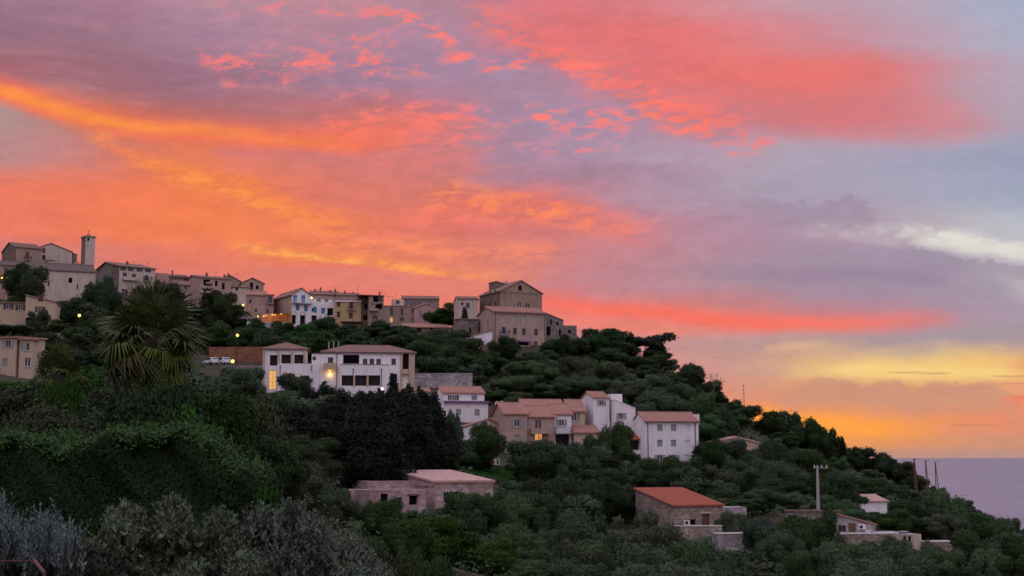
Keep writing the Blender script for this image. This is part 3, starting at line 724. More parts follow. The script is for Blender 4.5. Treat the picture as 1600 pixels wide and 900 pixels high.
    def chimney(s, a, b, zt=1.0, w=.5, mat=None):
        """on the roof: metres along and into the last block"""
        z = s.z1; q = MB(); X = lambda x, y, zz: s.W(x, y, zz)
        q.box(a, a + w, b, b + w, z - .2, z + zt, X); q.box(a - .07, a + w + .07, b - .07, b + w + .07, z + zt + .003, z + zt + .09, X)
        for k in (0.1, .55): q.box(a + w * k, a + w * (k + .3), b + .08, b + w - .08, z + zt + .093, z + zt + .33, X)
        q.build('chimney', mat or BROWN, s.roofob or s.root)
    def aerial(s, a, b, zt):
        z = s.z1; q = MB(); X = lambda x, y, zz: s.W(x, y, zz)
        q.box(a, a + .05, b, b + .05, z - .1, z + zt, X); q.box(a - .5, a + .55, b + .01, b + .04, z + zt - .25, z + zt - .22, X)
        for k in range(5): q.box(a - .45 + k * .22, a - .43 + k * .22, b - .3, b + .35, z + zt - .22, z + zt - .20, X)
        q.build('aerial', IRON, s.roofob or s.root)
    def gutter(s, f=None, z=None):
        f = f or s.fac['front']; z = z or s.z1; q = MB(); q.box(-.3, f.W + .3, .37, .47, z - .22, z - .10, f.X); q.build('gutter', GUTTER, s.root)
    def pipe(s, px, py0, py1, f=None):
        f = f or s.fac['front']; a, zt = f.pix(px, py0); _, zb = f.pix(px, py1); q = MB(); q.box(a - .06, a + .06, .004, .12, zb, zt, f.X); q.box(a - .12, a + .12, .125, .2, zt - .2, zt, f.X); q.build('drainpipe', GUTTER, s.root)
VERB = False

# ------------------------------------------------------------------ the village on the ridge, from the left
h = Bld('stone_house', 'dark stone house with a small planted balcony, at the far left above the church', 'house')
h.block(24, 372, 415, 386, 62, 36, depth=14, roof='gable_x', rise=2.0, wall=TAN, lwall=BROWN, tile=TILEOLD, win=[(43, 400, 'door+brown+balc', 1.0, 2.2)], over=.3)
h.chimney(2.0, 9, 1.6, .4)
h = Bld('gabled_house', 'tall pale grey house with a gabled end, left of the bell tower', 'house')
h.block(46, 385, 418, 391.5, 107, 12, depth=13, roof='gable_y', rise=2.2, wall=OFFW, tile=TILEOLD, win=[(68, 391, 'win+brown', 1.0, 1.5), (68, 402, 'win+brown', 1.0, 1.3)], over=.25)
h.block(107.5, 390, 416, 397, 113, 12, depth=6, roof='shed_back', rise=.6, wall=BROWN, tile=TILEOLD, over=.15)
h = Bld('low_house', 'low cream annexe with a dark open porch under the tall pale grey house', 'house')
h.block(65, 366, 417, 407, 79, 14, depth=5, roof='shed_back', rise=.5, wall=OFFW, tile=TILEOLD, win=[(72, 412, 'win+brown', .8, 1.1)], over=.2)
h.block(80, 366, 419, 413.5, 98, 14, depth=5, roof='shed_back', rise=.4, wall=BROWN, tile=TILEOLD, win=[(88, 416, 'hole', 2.4, .7)], over=.3)
h = Bld('church', 'long pale pink church nave with a low brown tiled roof, below the bell tower', 'church')
h.block(40, 322, 470, 421, 144, 21, depth=12, roof='gable_x', rise=2.4, wall=OFFW, tile=TILEMOSS, win=[(110, 438, 'hole', .9, 1.3), (76, 443, 'hole', .3, 1.4), (121, 448, 'hole', .3, 1.2)], over=.25)
h.block(-12, 318, 470, 414, 41, 21, depth=8, roof='gable_x', rise=1.4, wall=TAN, tile=TILEMOSS, over=.2)
h.block(113, 345, 424, 414, 126, 21, depth=5, roof='hip', rise=.9, wall=OFFW, tile=TILE, over=.2)
h.block(126, 333, 432, 424, 147, 21, depth=4, roof='shed_back', rise=1.0, wall=OFFW, tile=TILEOLD, over=.2)
# bell tower
t = Bld('bell_tower', 'slender square bell tower with a small domed cap rising above the church', 'tower')
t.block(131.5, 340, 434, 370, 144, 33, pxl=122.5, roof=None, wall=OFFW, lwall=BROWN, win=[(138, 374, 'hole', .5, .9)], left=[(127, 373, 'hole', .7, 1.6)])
O_ = t.W; q = MB(); z = t.z1
q.box(-.22, t.L1 + .22, -.22, t.L2 + .22, z + .003, z + .3, lambda a, b, zz: O_(a, b, zz)); q.build('cornice', TAN, t.root)
q = MB(); c = O_(t.L1 / 2, t.L2 / 2, 0); q.lathe([(min(t.L1, t.L2) * .48, z + .303), (.8, z + .55), (.5, z + .85), (.2, z + 1.05), (.06, z + 1.15)], (c[0], c[1], 0), 10); q.build('roof', TILEOLD, t.root)
for a, b in ((.1, .1), (.9, .1), (.1, .9), (.9, .9)):
    q = MB(); p_ = O_(t.L1 * a, t.L2 * b, 0); q.lathe([(.12, z + .303), (.14, z + .45), (.03, z + .62)], (p_[0], p_[1], 0), 6); q.build('pinnacle', TAN, t.root)
q = MB(); q.box(c[0] - .04, c[0] + .04, c[1] - .04, c[1] + .04, z + 1.1, z + 2.1); q.box(c[0] - .28, c[0] + .28, c[1] - .03, c[1] + .03, z + 1.7, z + 1.77); q.build('cross', IRON, t.root)

h = Bld('balcony_house', 'three-storey cream house with balconies and a dark stone side, right of the bell tower', 'house')
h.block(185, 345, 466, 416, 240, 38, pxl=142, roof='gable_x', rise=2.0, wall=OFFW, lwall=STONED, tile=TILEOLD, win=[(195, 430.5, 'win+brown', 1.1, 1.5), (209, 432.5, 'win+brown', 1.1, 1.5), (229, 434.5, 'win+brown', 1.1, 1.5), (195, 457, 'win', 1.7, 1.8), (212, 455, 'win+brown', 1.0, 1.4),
    (192, 419.5, 'win+brown', 1.5, .9), (204, 420.5, 'win+brown', 1.5, .9), (218, 421.5, 'win+brown', 1.5, .9), (231, 422.5, 'win+brown', 1.5, .9)], left=[(176, 428, 'hole', .6, .9), (155, 425, 'hole', .6, .9)], over=.4)
f = h.fac['front']; a, z = f.pix(191, 436.5); b, _ = f.pix(214, 437); h.balcony(f, a, b, z, solid=OFFW, h=.7)
a, z = f.pix(223, 438.5); b, _ = f.pix(236, 438.5); h.balcony(f, a, b, z)
for k in (5, 9): h.aerial(k, 3, 2.2)
h.chimney(3.5, 4, 1.8)
h = Bld('brown_house', 'low brown house with a sloping old roof, right of the cream balcony house', 'house')
h.block(242, 352, 450, 438, 262, 24, depth=8, roof='gable_x', rise=2.2, wall=BROWN, tile=TILEOLD, win=[(247, 441, 'win+brown', .7, 1), (256, 442, 'win+brown', .7, 1)], over=.3)
h.block(256, 346, 462, 444, 296, 24, depth=7, roof='shed_back', rise=1.8, wall=TAN, tile=TILEOLD, win=[(290, 449, 'win+brown', .7, .9), (278, 449, 'win+brown', .7, .9), (266, 448, 'win+brown', .7, .9)], over=.3)
h = Bld('row_house', 'tall tan house with small dark windows, left of the monkey puzzle tree', 'house')
h.block(313, 362, 470, 434, 360, 30, pxl=284, roof='gable_x', rise=1.5, wall=PINK, tile=TILEOLD, win=[(320, 441, 'hole', .8, 1.5), (338, 443, 'hole', .8, 1.5), (349, 447, 'hole', .8, 1.8), (320, 456, 'win+brown', .8, 1.2), (338, 457, 'win+brown', .8, 1.2)], over=.35)
h.chimney(2, 2, 1.5); h.chimney(7.5, 3.5, 1.6); h.aerial(5, 3, 2.4)
h.block(262, 372, 445, 432, 292, 24, depth=8, roof='gable_x', rise=.9, wall=BROWN, tile=TILEOLD, win=[(290, 438, 'hole', .7, 1)], over=.3)
h.chimney(1.2, 1, 1.7, .4)
h = Bld('gabled_house', 'narrow gabled tan house with a chimney behind the row, left of the two-window gable', 'house')
h.block(338, 385, 455, 440, 377, 16, depth=9, roof='gable_y', rise=1.9, wall=TAN, tile=TILEOLD, win=[(358, 444, 'hole', .6, .8)], over=.35)
h.chimney(3.2, 2, 2.6, .45); h.aerial(6, 3, 3.2)
h = Bld('gabled_house', 'small gabled house with two dark windows at the right end of the roof line row', 'house')
h.block(376, 380, 468, 442.5, 411, 14, depth=9, roof='gable_y', rise=1.5, wall=PINK, tile=TILEOLD, win=[(393, 447, 'hole', .9, 2.0), (402, 449, 'hole', .8, 1.1)], over=.3)
h.chimney(5.2, 2, .9, .4)
h = Bld('terrace_house', 'pale stepped house with small upper windows, behind the dark round tree', 'house')
h.block(346, 366, 482, 448, 390, 22, depth=7, roof='shed_back', rise=1.0, wall=OFFW, tile=TILEOLD, win=[(361, 449, 'hole', .7, 1), (370, 451, 'hole', .7, 1), (352, 457, 'hole', 2.6, .8), (373, 460, 'win+brown', .8, .9), (379, 460, 'win+brown', .7, .9)], over=.3)
h.block(362, 360, 484, 461, 384, 22, depth=4, roof='flat', wall=OFFW, parapet=.6)
h = Bld('red_roofed_house', 'blank pink house with a low red roof, left of the blue-shuttered house', 'house')
h.block(383, 362, 503, 461, 414, 10, depth=9, roof='gable_x', rise=1.4, wall=PINK, tile=TILE, win=[(400, 485, 'win+brown', .6, .9), (391, 471, 'win+brown', .7, 1.1)], over=.35)
h.block(414, 363, 496, 461, 427, 10, depth=6, roof='shed_back', rise=.6, wall=ROSE, tile=TILE, win=[(422, 468, 'french+blue+balc', 1.1, 2.0), (418, 486, 'win+brown', .7, 1.2)], over=.25)
h = Bld('blue_shuttered_house', 'white three-storey house with bright blue shutters, arches and a gabled end', 'house')
h.block(455, 358, 507, 460.5, 486, 30, pxl=424, roof='gable_y', rise=1.8, wall=WHITE, lwall=PINK, tile=TILEOLD, win=[(461, 466.5, 'shut+bluesh', 1.1, 2.0), (474, 467, 'shut+bluesh', 1.1, 2.0), (465, 480.5, 'shut+bluesh', 1.05, 1.6), (478, 482, 'shut+bluesh', 1.05, 1.6), (459, 499, 'hole', 1.2, 2.4), (473, 500, 'hole', 1.5, 2.6)], over=.35)
lf = h.fac['left']
h.wallob.data.materials[0] = WHITE
f = h.fac['front']; a, z = f.pix(456, 473); b, _ = f.pix(486, 474); h.balcony(f, a, b, z, dep=1.1, mat=WFRAME)
for px, py in ((459, 499), (473, 500)):
    c_, z_ = f.pix(px, py); q = MB(); n = 9
    for k in range(n):
        a0, a1 = math.pi * k / n, math.pi * (k + 1) / n
        p4 = [(c_ + r * math.cos(t_), z_ + 1.25 + r * math.sin(t_)) for r, t_ in ((.75, a0), (.98, a0), (.98, a1), (.75, a1))]
        q.quad(*[f.X(x, .06, zz) for x, zz in p4]); q.quad(f.X(*[p4[1][0], .0, p4[1][1]]), f.X(p4[2][0], 0, p4[2][1]), f.X(p4[2][0], .06, p4[2][1]), f.X(p4[1][0], .06, p4[1][1]))
    q.build('arch', OFFW, h.root)
h.block(486, 361, 504, 472, 524, 16, depth=7, roof='flat', parapet=.2, wall=WHITE, win=[(492, 484, 'shut+bluesh', 1.05, 1.6), (505, 485.5, 'shut+bluesh', 1.05, 1.6), (487.5, 499, 'hole', 1.4, 2.2), (516, 487, 'hole', 1.6, 2.0), (485, 484, 'hole', .5, .8)])
f = h.fac['front']; r = MB(); zt = h.z1 + .2
for k in range(int(h.L1 / .9) + 1): r.box(min(k * .9, h.L1 - .06), min(k * .9, h.L1 - .06) + .06, -.15, -.09, zt, zt + 1.0, f.X)
r.box(0, h.L1, -.16, -.08, zt + .95, zt + 1.0, f.X); r.box(0, h.L1, -.14, -.1, zt + .5, zt + .53, f.X); r.build('railing', WFRAME, h.root)
h.block(489, 369, 480, 466, 520, 18, depth=6, roof='shed_back', rise=1.0, wall=WHITE, tile=TILEOLD, win=[(498, 469, 'win', 1.2, 1.5), (510, 471, 'win', 1.2, 1.5)], over=.2)
h = Bld('roof_line_house', 'pink house with chimneys along its roof, behind the white blue-shuttered house', 'house')
h.block(487, 392, 475, 460, 530, 14, depth=8, roof='gable_x', rise=1.3, wall=ROSE, tile=TILEOLD, over=.3)
for k, zz in ((1.0, 1.8), (2.6, 2.3), (5.5, 1.6), (7.0, 1.9)): h.chimney(k, 3, zz, .45)
h.block(528, 388, 480, 461.5, 561, 14, depth=8, roof='gable_x', rise=1.0, wall=PINK, tile=TILEOLD, over=.3)
h.chimney(2, 2.5, 1.5, .45); h.chimney(4.5, 2.5, 1.2, .4)
h = Bld('yellow_house', 'ochre yellow house with brown shutters, a balcony and a pale cornice', 'house')
h.block(523, 360, 505, 469, 564, 10, depth=9, roof='shed_back', rise=.8, wall=OCHRE, tile=TILE, win=[(529, 475.5, 'shut+brownsh', .95, 1.4), (548.5, 478, 'shut+brownsh+balc', 1.0, 2.0), (529, 491.5, 'shut+brownsh', .95, 1.6), (548, 493, 'shut+brownsh', 1.0, 1.5)], over=.25)
f = h.fac['front']; q = MB(); q.box(-.1, f.W + .1, .005, .3, h.z1 - .4, h.z1 - .03, f.X); q.build('cornice', WHITE, h.root)
a, z = f.pix(532, 502.5); b, _ = f.pix(566, 503); q = MB(); q.slab([[f.X(a, .02, z + .1), f.X(a, 2.4, z - .35), f.X(b, 2.4, z - .35), f.X(b, .02, z + .1)]], .06); q.build('awning', DARK, h.root)
h = Bld('tall_narrow_house', 'tall narrow brown house with a recessed loggia and stacked terraces, right of the yellow house', 'house')
h.block(560, 362, 507, 460.5, 577, 12, depth=9, roof=None, wall=BROWN, win=[(572, 479, 'hole', .9, 1.5), (571, 496, 'hole', 1.1, 1.4)])
h.block(576, 359, 507, 462, 599, 12, depth=8, roof=None, wall=TAN, win=[(587, 467, 'loggia', 1.4, 1.7), (594, 466, 'win+brown', .8, 1.3), (592, 479, 'loggia', 1.9, 1.3), (586, 496, 'win+brown', 1.5, 1.1), (582, 475, 'hole', .4, .5)])
f = h.fac['front']; a, z = f.pix(577, 485); b, _ = f.pix(590, 485); h.balcony(f, a, b, z, solid=PINK, h=.5)
a, z = f.pix(590, 473); b, _ = f.pix(598, 473); h.balcony(f, a, b, z, dep=.6)
q = MB(); X = h.W; q.slab([[X(-3.2, -.4, h.z1 + .25), X(h.L1 + .3, -.4, h.z1 + .15), X(h.L1 + .3, 8, h.z1 + .95), X(-3.2, 8, h.z1 + 1.05)]], .22); h.roofob = q.build('roof', TILEOLD, h.root)
h.aerial(-2.9, 2, 3.2); h.chimney(3.0, 3, 1.3, .4)
h = Bld('terrace_house', 'tan terraced house with tall brown windows, one of them lit, left of the pink gable', 'house')
h.block(599, 360, 512, 478.5, 648, 8, depth=8, roof='shed_back', rise=.5, wall=TAN, tile=TILE, win=[(612, 486.5, 'win+brown', .75, 1.9), (628, 487.5, 'win+brown', .75, 1.9), (645, 485.5, 'win+brown', .5, 1.2), (611.5, 499.5, 'lit', .8, 1.3), (628, 499, 'win+brown', 1.3, 1.0), (645, 499.5, 'win+brown', .5, 1.1)], over=.15)
h.block(613, 366, 482, 468, 631, 8, depth=5, roof='flat', parapet=.1, wall=OFFW, win=[(621.5, 472, 'win+brown', 1.0, .9)])
h.aerial(1, 1, 2.2); h.aerial(2.6, 2, 1.6)
q = MB(); X = h.W
for xx in (-2.4, -1.2, .1): q.box(xx, xx + .06, .2, .26, h.z1 - .6, h.z1 + .9, X)
q.box(-2.4, .16, .19, .27, h.z1 + .86, h.z1 + .92, X); q.build('pergola', IRON, h.root)
h = Bld('long_stone_building', 'long dark stone building with two whitish windows, behind the pink gabled house', 'house')
h.block(630, 376, 492, 467, 686, 8, depth=8, roof='gable_x', rise=1.1, wall=STONED, tile=TILEOLD, win=[(638, 474, 'win', .9, 1.3), (653.5, 474.5, 'win', .9, 1.1)], over=.2)
h = Bld('pink_gabled_house', 'dusky pink gabled house with two grey windows, in front of the long stone building', 'house')
h.block(647, 360, 512, 481, 686, 8, depth=8, roof='gable_y', rise=1.25, wall=ROSE, tile=TILEPINK, win=[(657, 490, 'win', .75, 1.5), (670.5, 489.5, 'win', .75, 1.5)], over=.3)
h = Bld('long_low_building', 'long low tile-roofed building with three dark openings, below the pink gabled house', 'house')
h.block(632, 342, 527, 511.5, 701, 8, depth=7, roof='shed_back', rise=1.5, wall=BROWN, tile=TILE, win=[(655, 516, 'hole', 1.2, 1.6), (674, 513.8, 'hole', .6, .9), (695.5, 514.3, 'hole', .6, .8)], over=.35)
h = Bld('square_pale_house', 'pale square house with two dark windows, left of the tall house on the crest', 'house')
h.block(716, 338, 505, 467.5, 748, 10, depth=8, roof='gable_x', rise=.9, wall=OFFW, tile=TILEOLD, win=[(722.5, 475, 'hole', .6, .6), (731, 477, 'win+brown', .95, 1.2)], over=.2)
h = Bld('crest_house', 'tall brown gabled house standing highest on the crest, with an attic block on its roof', 'house')
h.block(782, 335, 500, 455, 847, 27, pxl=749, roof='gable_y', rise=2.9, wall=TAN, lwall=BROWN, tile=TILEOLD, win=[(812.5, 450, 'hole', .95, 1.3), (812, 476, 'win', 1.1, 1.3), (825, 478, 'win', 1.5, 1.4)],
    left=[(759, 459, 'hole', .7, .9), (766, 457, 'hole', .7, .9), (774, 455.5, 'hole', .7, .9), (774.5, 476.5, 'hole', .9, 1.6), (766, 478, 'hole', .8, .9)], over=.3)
h.gutter()
h.block(776, 344, 455, 440.5, 803, 27, depth=4.5, roof='shed_right', rise=-.9, wall=BROWN, tile=TILEOLD, win=[(791, 442, 'shut+palesh', .8, .9)], over=.15)
h = Bld('front_house', 'wide tan house below the crest house, with a top row of closed grey shutters', 'house')
h.block(772, 314, 566, 487, 853, 20, pxl=746, roof='gable_x', rise=1.7, wall=PINK, tile=TILE, win=[(787, 498, 'shut+palesh', .95, 1.6), (804, 498, 'shut+palesh', .95, 1.6), (818.5, 498.5, 'shut+palesh', .95, 1.6), (837.5, 499, 'shut+palesh', .95, 1.8),
    (787, 516.5, 'win+brown+open', .9, 1.7), (804.5, 517.5, 'win+brown', .9, 1.6), (818.5, 518.5, 'win+brown', .9, 1.6), (837.5, 519, 'win+brown', .9, 1.6), (803.5, 539.5, 'win', .8, 1.9), (817, 540.5, 'loggia', 2.6, 1.9), (837, 539.5, 'door', .9, 1.9)], left=[(752, 518, 'hole', .6, 1.0), (762, 503, 'win+brown', .7, 1.1)], over=.3)
h.pipe(771.8 + 2, 489, 560); h.pipe(851, 492, 545); h.gutter()
f = h.fac['front']; a, z = f.pix(780, 523); b, _ = f.pix(795, 523.5); h.balcony(f, a, b, z)
a, z = f.pix(809, 532); b, _ = f.pix(829, 533); q = MB(); q.slab([[f.X(a, .02, z + .15), f.X(a, 1.6, z - .35), f.X(b, 1.6, z - .35), f.X(b, .02, z + .15)]], .06); q.build('awning', PURPLE, h.root)
a, z = f.pix(808, 547); b, _ = f.pix(830, 547.5); h.balcony(f, a, b, z, dep=1.3)
q = MB()
for k, (w_, c_) in enumerate(((.35, 0), (.5, .6), (.4, 1.4), (.5, 2.1))): q.box(a + .2 + c_, a + .2 + c_ + w_, 1.3, 1.33, z + .15, z + 1.0, f.X)
q.build('washing', PALEC, h.root)
h.block(719, 322, 545, 499, 747, 16, depth=7, roof='shed_back', rise=.5, wall=STONED, tile=TILEOLD, win=[(726, 520, 'hole', .7, 1.4), (735, 517, 'hole', .5, 1.3)], over=.2)
h = Bld('white_annexe', 'small white lean-to with a sloping roof edge, left of the wide tan house', 'annexe')
h.block(740, 308, 551, 524, 769, 18, pxl=728, roof='shed_right', rise=1.2, wall=WHITE, tile=TILEOLD, left=[(733, 531, 'room', 1.0, 2.4)], over=.25)
q = MB(); f = h.fac['front']; a, z = f.pix(742, 549); b, z2 = f.pix(769, 531); q.quad(f.X(a, .5, z - 3), f.X(b, .5, z - 3), f.X(b, .5, z2), f.X(a, .5, z)); q.quad(f.X(a, .5, z), f.X(b, .5, z2), f.X(b, .04, z2), f.X(a, .04, z)); q.build('stair_wall', BROWN, h.root)
h = Bld('ruined_stone_house', 'grey brown stone house stepping down at the right end of the crest', 'house')
h.block(853, 322, 545, 490, 880, 14, depth=9, roof='shed_right', rise=-1.6, wall=STONED, tile=TILEOLD, win=[(857, 517, 'hole', 1.0, 2.2), (861, 503, 'hole', .4, 1.3), (871, 506, 'hole', .6, .7), (875, 520, 'hole', .6, 1.6)], over=.15)
h.block(880, 324, 540, 509, 901, 14, depth=7, roof='flat', parapet=.1, wall=STONED, win=[(890, 518, 'hole', .7, .8)])

# ------------------------------------------------------------------ houses at the far left, below the church
h = Bld('shuttered_house', 'beige stepped house with brown shuttered windows, below the church at the far left', 'house')
h.block(-30, 282, 512, 473, 47, 6, depth=8, roof='shed_back', rise=.8, wall=BEIGE, tile=TILEOLD, win=[(13.5, 479, 'win+open+brownsh', 1.0, 1.2), (32, 480.5, 'win+open+brownsh', 1.0, 1.2)], over=.3)
h.block(38, 279, 516, 462, 86, 12, depth=9, roof='shed_right', rise=-1.3, wall=BEIGE, tile=TILEOLD, win=[(63.5, 466, 'shut+brownsh', .9, 1.3), (62.5, 483.5, 'win+open+brownsh', .95, 1.2), (44, 502, 'hole', 1.8, 1.6), (58, 503, 'hole', 1.6, 1.3), (72, 503, 'hole', .8, 1.2)], over=.2)
q = MB(); a = at(17, 462, 284); X = lambda x, y, zz: (a.x + x, a.y + y, a.z + zz)
h = Bld('pink_low_house', 'pinkish two-storey house with grey blue shutters and a flat tiled roof, at the left edge', 'house')
h.block(-25, 207, 600, 529, 28, -8, depth=9, roof='shed_back', rise=.5, wall=BEIGE, tile=TILE, win=[(12, 537.5, 'win+open', .85, 1.2), (8, 566, 'shut', .9, 1.2)], over=.35)
h.block(28, 206, 600, 531, 53, 14, depth=8, roof='shed_back', rise=.4, wall=BEIGE, tile=TILE, win=[(43.5, 542, 'win', .6, 1.2), (38, 541.5, 'shut', .5, 1.2), (31, 541, 'shut', .35, 1.0), (43, 566, 'win', .9, 1.4)], over=.35)

# ------------------------------------------------------------------ the white villa
v = Bld('white_villa', 'long white villa with two hipped roofs, terraces and a lit stair window', 'villa')
v.block(411, 252, 618, 545, 481, 8, depth=8, roof='hip', rise=1.35, wall=WHITE, tile=TILEOLD, win=[(427.5, 563, 'room', 1.4, 2.0), (447, 561, 'room', 1.75, 1.75), (467, 561, 'room', 1.7, 1.7), (426, 593.5, 'lit+stair', 1.35, 3.5)], over=.42, bury=5)
f = v.fac['front']
for px in (412.5, 436, 456.5, 476.5):
    q = MB()
    a, z = f.pix(px, 546.5); _, z2 = f.pix(px, 568 if px > 420 else 616); q.box(a - .22, a + .22, .004, .32, z2, z, f.X); q.build('column', BEIGE, v.root)
q = MB(); q.box(-.4, f.W + .4, .02, .44, v.z1 - .18, v.z1 - .02, f.X); q.build('soffit', GUTTER, v.root)
v.block(433, 247.5, 625, 568, 500, 8, depth=4, roof='flat', parapet=.02, wall=WHITE, win=[(451, 587, 'lit+brown', 1.1, 1.0)], bury=5)
v.pipe(438, 571, 600); v.pipe(487, 571, 580)
v.block(486, 249.2, 618, 553, 537, 8, depth=6, roof='flat', parapet=.05, wall=WHITE, win=[(516.5, 563, 'win+brown', .95, 1.0)], bury=5)
f = v.fac['front']; q = MB(); q.box(-.05, f.W, .005, .14, v.z1 + .06, v.z1 + .16, f.X); q.build('coping', GUTTER, v.root)
a, z = f.pix(491, 560); q = MB(); n = 14
q.v = [f.X(a + .3 * math.cos(2 * math.pi * k / n), .012, z + .3 * math.sin(2 * math.pi * k / n)) for k in range(n)]; q.f = [tuple(range(n))]; w_ = q.build('round_window', GLASS, v.root)
q = MB()
for k in range(n):
    c0, c1 = [(math.cos(2 * math.pi * j / n), math.sin(2 * math.pi * j / n)) for j in (k, k + 1)]
    q.quad(*[f.X(a + r * c[0], .02, z + r * c[1]) for r, c in ((.3, c0), (.38, c0), (.38, c1), (.3, c1))])
q.build('frame', GUTTER, w_)
a, z = f.pix(505.5, 576); b, _ = f.pix(525.5, 576.5); v.balcony(f, a, b, z, solid=BEIGE, h=1.0, dep=1.2)
q = MB(); a2, z2 = f.pix(516.5, 557.5); q.box(a2 - .8, a2 + .8, .005, .12, z2 - .05, z2 + .05, f.X); q.build('canopy', WFRAME, v.root)
v.pipe(526.5, 553, 612)
WF = f
v.block(503, 251, 618, 550, 648, 8, depth=9, roof='hip', rise=1.5, wall=WHITE, tile=TILEOLD, win=[(548, 561, 'loggia', 3.2, 1.75), (570.5, 565, 'win+brown', .85, 1.05), (581, 565, 'win+brown', .85, 1.05), (591.5, 565, 'win+brown', .85, 1.05), (615, 565, 'win+brown', .85, 1.15),
    (632.5, 565, 'room', 1.5, 3.4), (615.5, 599, 'room', 1.2, 3.6)], over=.42, bury=5)
f = v.fac['front']
for px in (627.5, 640.5, 646.3):
    q = MB()
    a, z = f.pix(px, 551); _, z2 = f.pix(px, 616); q.box(a - .2, a + .2, .004, .3, z2, z, f.X); q.build('column', BEIGE, v.root)
q = MB(); q.box(-.4, f.W + .4, .02, .44, v.z1 - .18, v.z1 - .02, f.X); q.build('soffit', GUTTER, v.root)
a, z = f.pix(627.5, 583.5); b, _ = f.pix(637.5, 583.8); v.balcony(f, a, b, z, solid=BEIGE, h=.75, dep=1.0)
v.block(531, 248.5, 620, 569.5, 609, 8, depth=2.8, roof='flat', parapet=.02, wall=WHITE, win=[(543, 594.5, 'room', 2.15, 1.95), (564, 594.5, 'room', 2.15, 1.95), (585, 594.5, 'room', 2.15, 1.95)], bury=5)
f = v.fac['front']
for px in (553.5, 574.5):
    q = MB()
    a, z = f.pix(px, 586.5); _, z2 = f.pix(px, 604); q.box(a - .16, a + .16, .004, .2, z2, z, f.X); q.build('column', BEIGE, v.root)
v.pipe(552, 576, 586); v.pipe(596, 576, 606)
a, z = f.pix(532, 569); r = MB(); r.box(0, f.W, .006, .1, v.z1 + .03, v.z1 + .1, f.X); r.build('coping', GUTTER, v.root)
h = Bld('low_outbuilding', 'low white outbuilding with a red tile roof, right under the end of the long villa', 'outbuilding')
h.block(622, 246, 622, 612.5, 672, 8, depth=4, roof='shed_back', rise=.75, wall=WHITE, tile=TILE, win=[(634, 617, 'hole', 1.2, 1.1), (660, 618, 'hole', .8, .9)], over=.3)

# ------------------------------------------------------------------ the white and pink apartment houses
h = Bld('white_apartment', 'white house with a purple awning band across its top terrace and grey shutters', 'house')
h.block(694, 242, 672, 628.5, 763, 13, pxl=681, roof='flat', parapet=.05, wall=WHITE, win=[(716.5, 644, 'shut', .95, 1.15), (745.5, 644.5, 'shut', .95, 1.15), (731, 634.5, 'hole', .25, .25)], bury=5)
f = h.fac['front']; q = MB(); q.box(-.2, f.W + .15, .02, .5, h.z1 - .08, h.z1 + .26, f.X); q.build('awning', PURPLE, h.root)
h.block(692, 243, 640, 614.5, 757, 13, pxl=681, roof='gable_x', rise=1.25, wall=WHITE, tile=TILE, win=[(703, 621.5, 'win', .8, 1.0), (709.5, 621.5, 'win', .8, 1.0), (715, 621.5, 'win', .6, 1.0), (741, 621.5, 'shut', 1.0, .95)], left=[(684, 623, 'shut', .8, 1.4)], over=.25)
h = Bld('low_house', 'low white house with a lopsided red roof, in front of the purple awning house', 'house')
h.block(713, 232, 692, 671, 768, 12, depth=6, roof='shed_right', rise=1.75, wall=WHITE, tile=TILE, over=.3)
h.block(766, 233, 690, 656, 784, 12, depth=5, roof='shed_right', rise=-1.1, wall=PINK, tile=TILE, over=.2)
h = Bld('pink_apartment', 'pinkish apartment house with a balcony, grey shutters and an orange lit doorway', 'house')
h.block(788, 229, 706, 647, 823.5, 14, pxl=770, roof='gable_x', rise=1.9, wall=PINK, tile=TILE, win=[(808, 661.5, 'win+open', 1.0, 1.25), (808.5, 685.5, 'shut', 1.05, 1.25)], over=.3, bury=5)
h.block(824, 230.5, 706, 651.5, 866, 10, depth=7, roof='gable_x', rise=1.9, wall=PINK, tile=TILE, win=[(841, 663.5, 'french', 1.2, 1.6), (841.5, 684.5, 'lit+brown', 1.35, 1.5)], over=.3, bury=5)
f = h.fac['front']; a, z = f.pix(828.5, 676.5); b, _ = f.pix(858, 677); h.balcony(f, a, b, z, dep=1.4, solid=PINK, h=.75)
h.block(866, 232, 706, 647.5, 892, 10, depth=7, roof='gable_x', rise=1.8, wall=WHITE, tile=TILE, win=[(877.5, 660.5, 'win+open', .9, 1.1), (879, 688, 'room', 2.5, 2.1)], over=.28, bury=5)
f = h.fac['front']; a, z = f.pix(866.5, 676.5); b, _ = f.pix(892, 677); h.balcony(f, a, b, z, dep=1.3)
h.block(891, 235, 690, 643, 913, 10, depth=8, roof='gable_x', rise=2.0, wall=BEIGE, tile=TILE, win=[(897, 651.5, 'win', 1.0, 1.4), (904, 651.5, 'shut', .55, 1.3)], over=.3)
h.block(818, 239, 690, 637, 880, 10, depth=7, roof='gable_x', rise=1.4, wall=BEIGE, tile=TILE, over=.3)
h = Bld('white_tower_house', 'tall white house with a short red roof and a lower slanted wing to its right', 'house')
h.block(928, 236, 680, 622.5, 951, 14, pxl=906, roof='gable_x', rise=1.15, wall=WHITE, tile=TILE, win=[(940, 629.5, 'win+open', .8, .95)], over=.2, bury=5)
h.block(951, 237, 680, 625, 962, 14, depth=4, roof='shed_right', rise=-.5, wall=PINK, tile=TILE, win=[(954, 650, 'hole', .9, 1.6)], over=.12)
h.block(961, 235, 680, 625.5, 991, 14, depth=6, roof='shed_right', rise=-1.45, wall=WHITE, tile=WHITE, win=[(971, 650, 'win+open', .85, 1.05)], over=.06)
h.block(955, 242, 640, 615.5, 971, 14, depth=2, roof='flat', wall=WHITE)
f = h.fac['front']
h = Bld('tan_lodge', 'low tan house with a red roof between the two white houses', 'house')
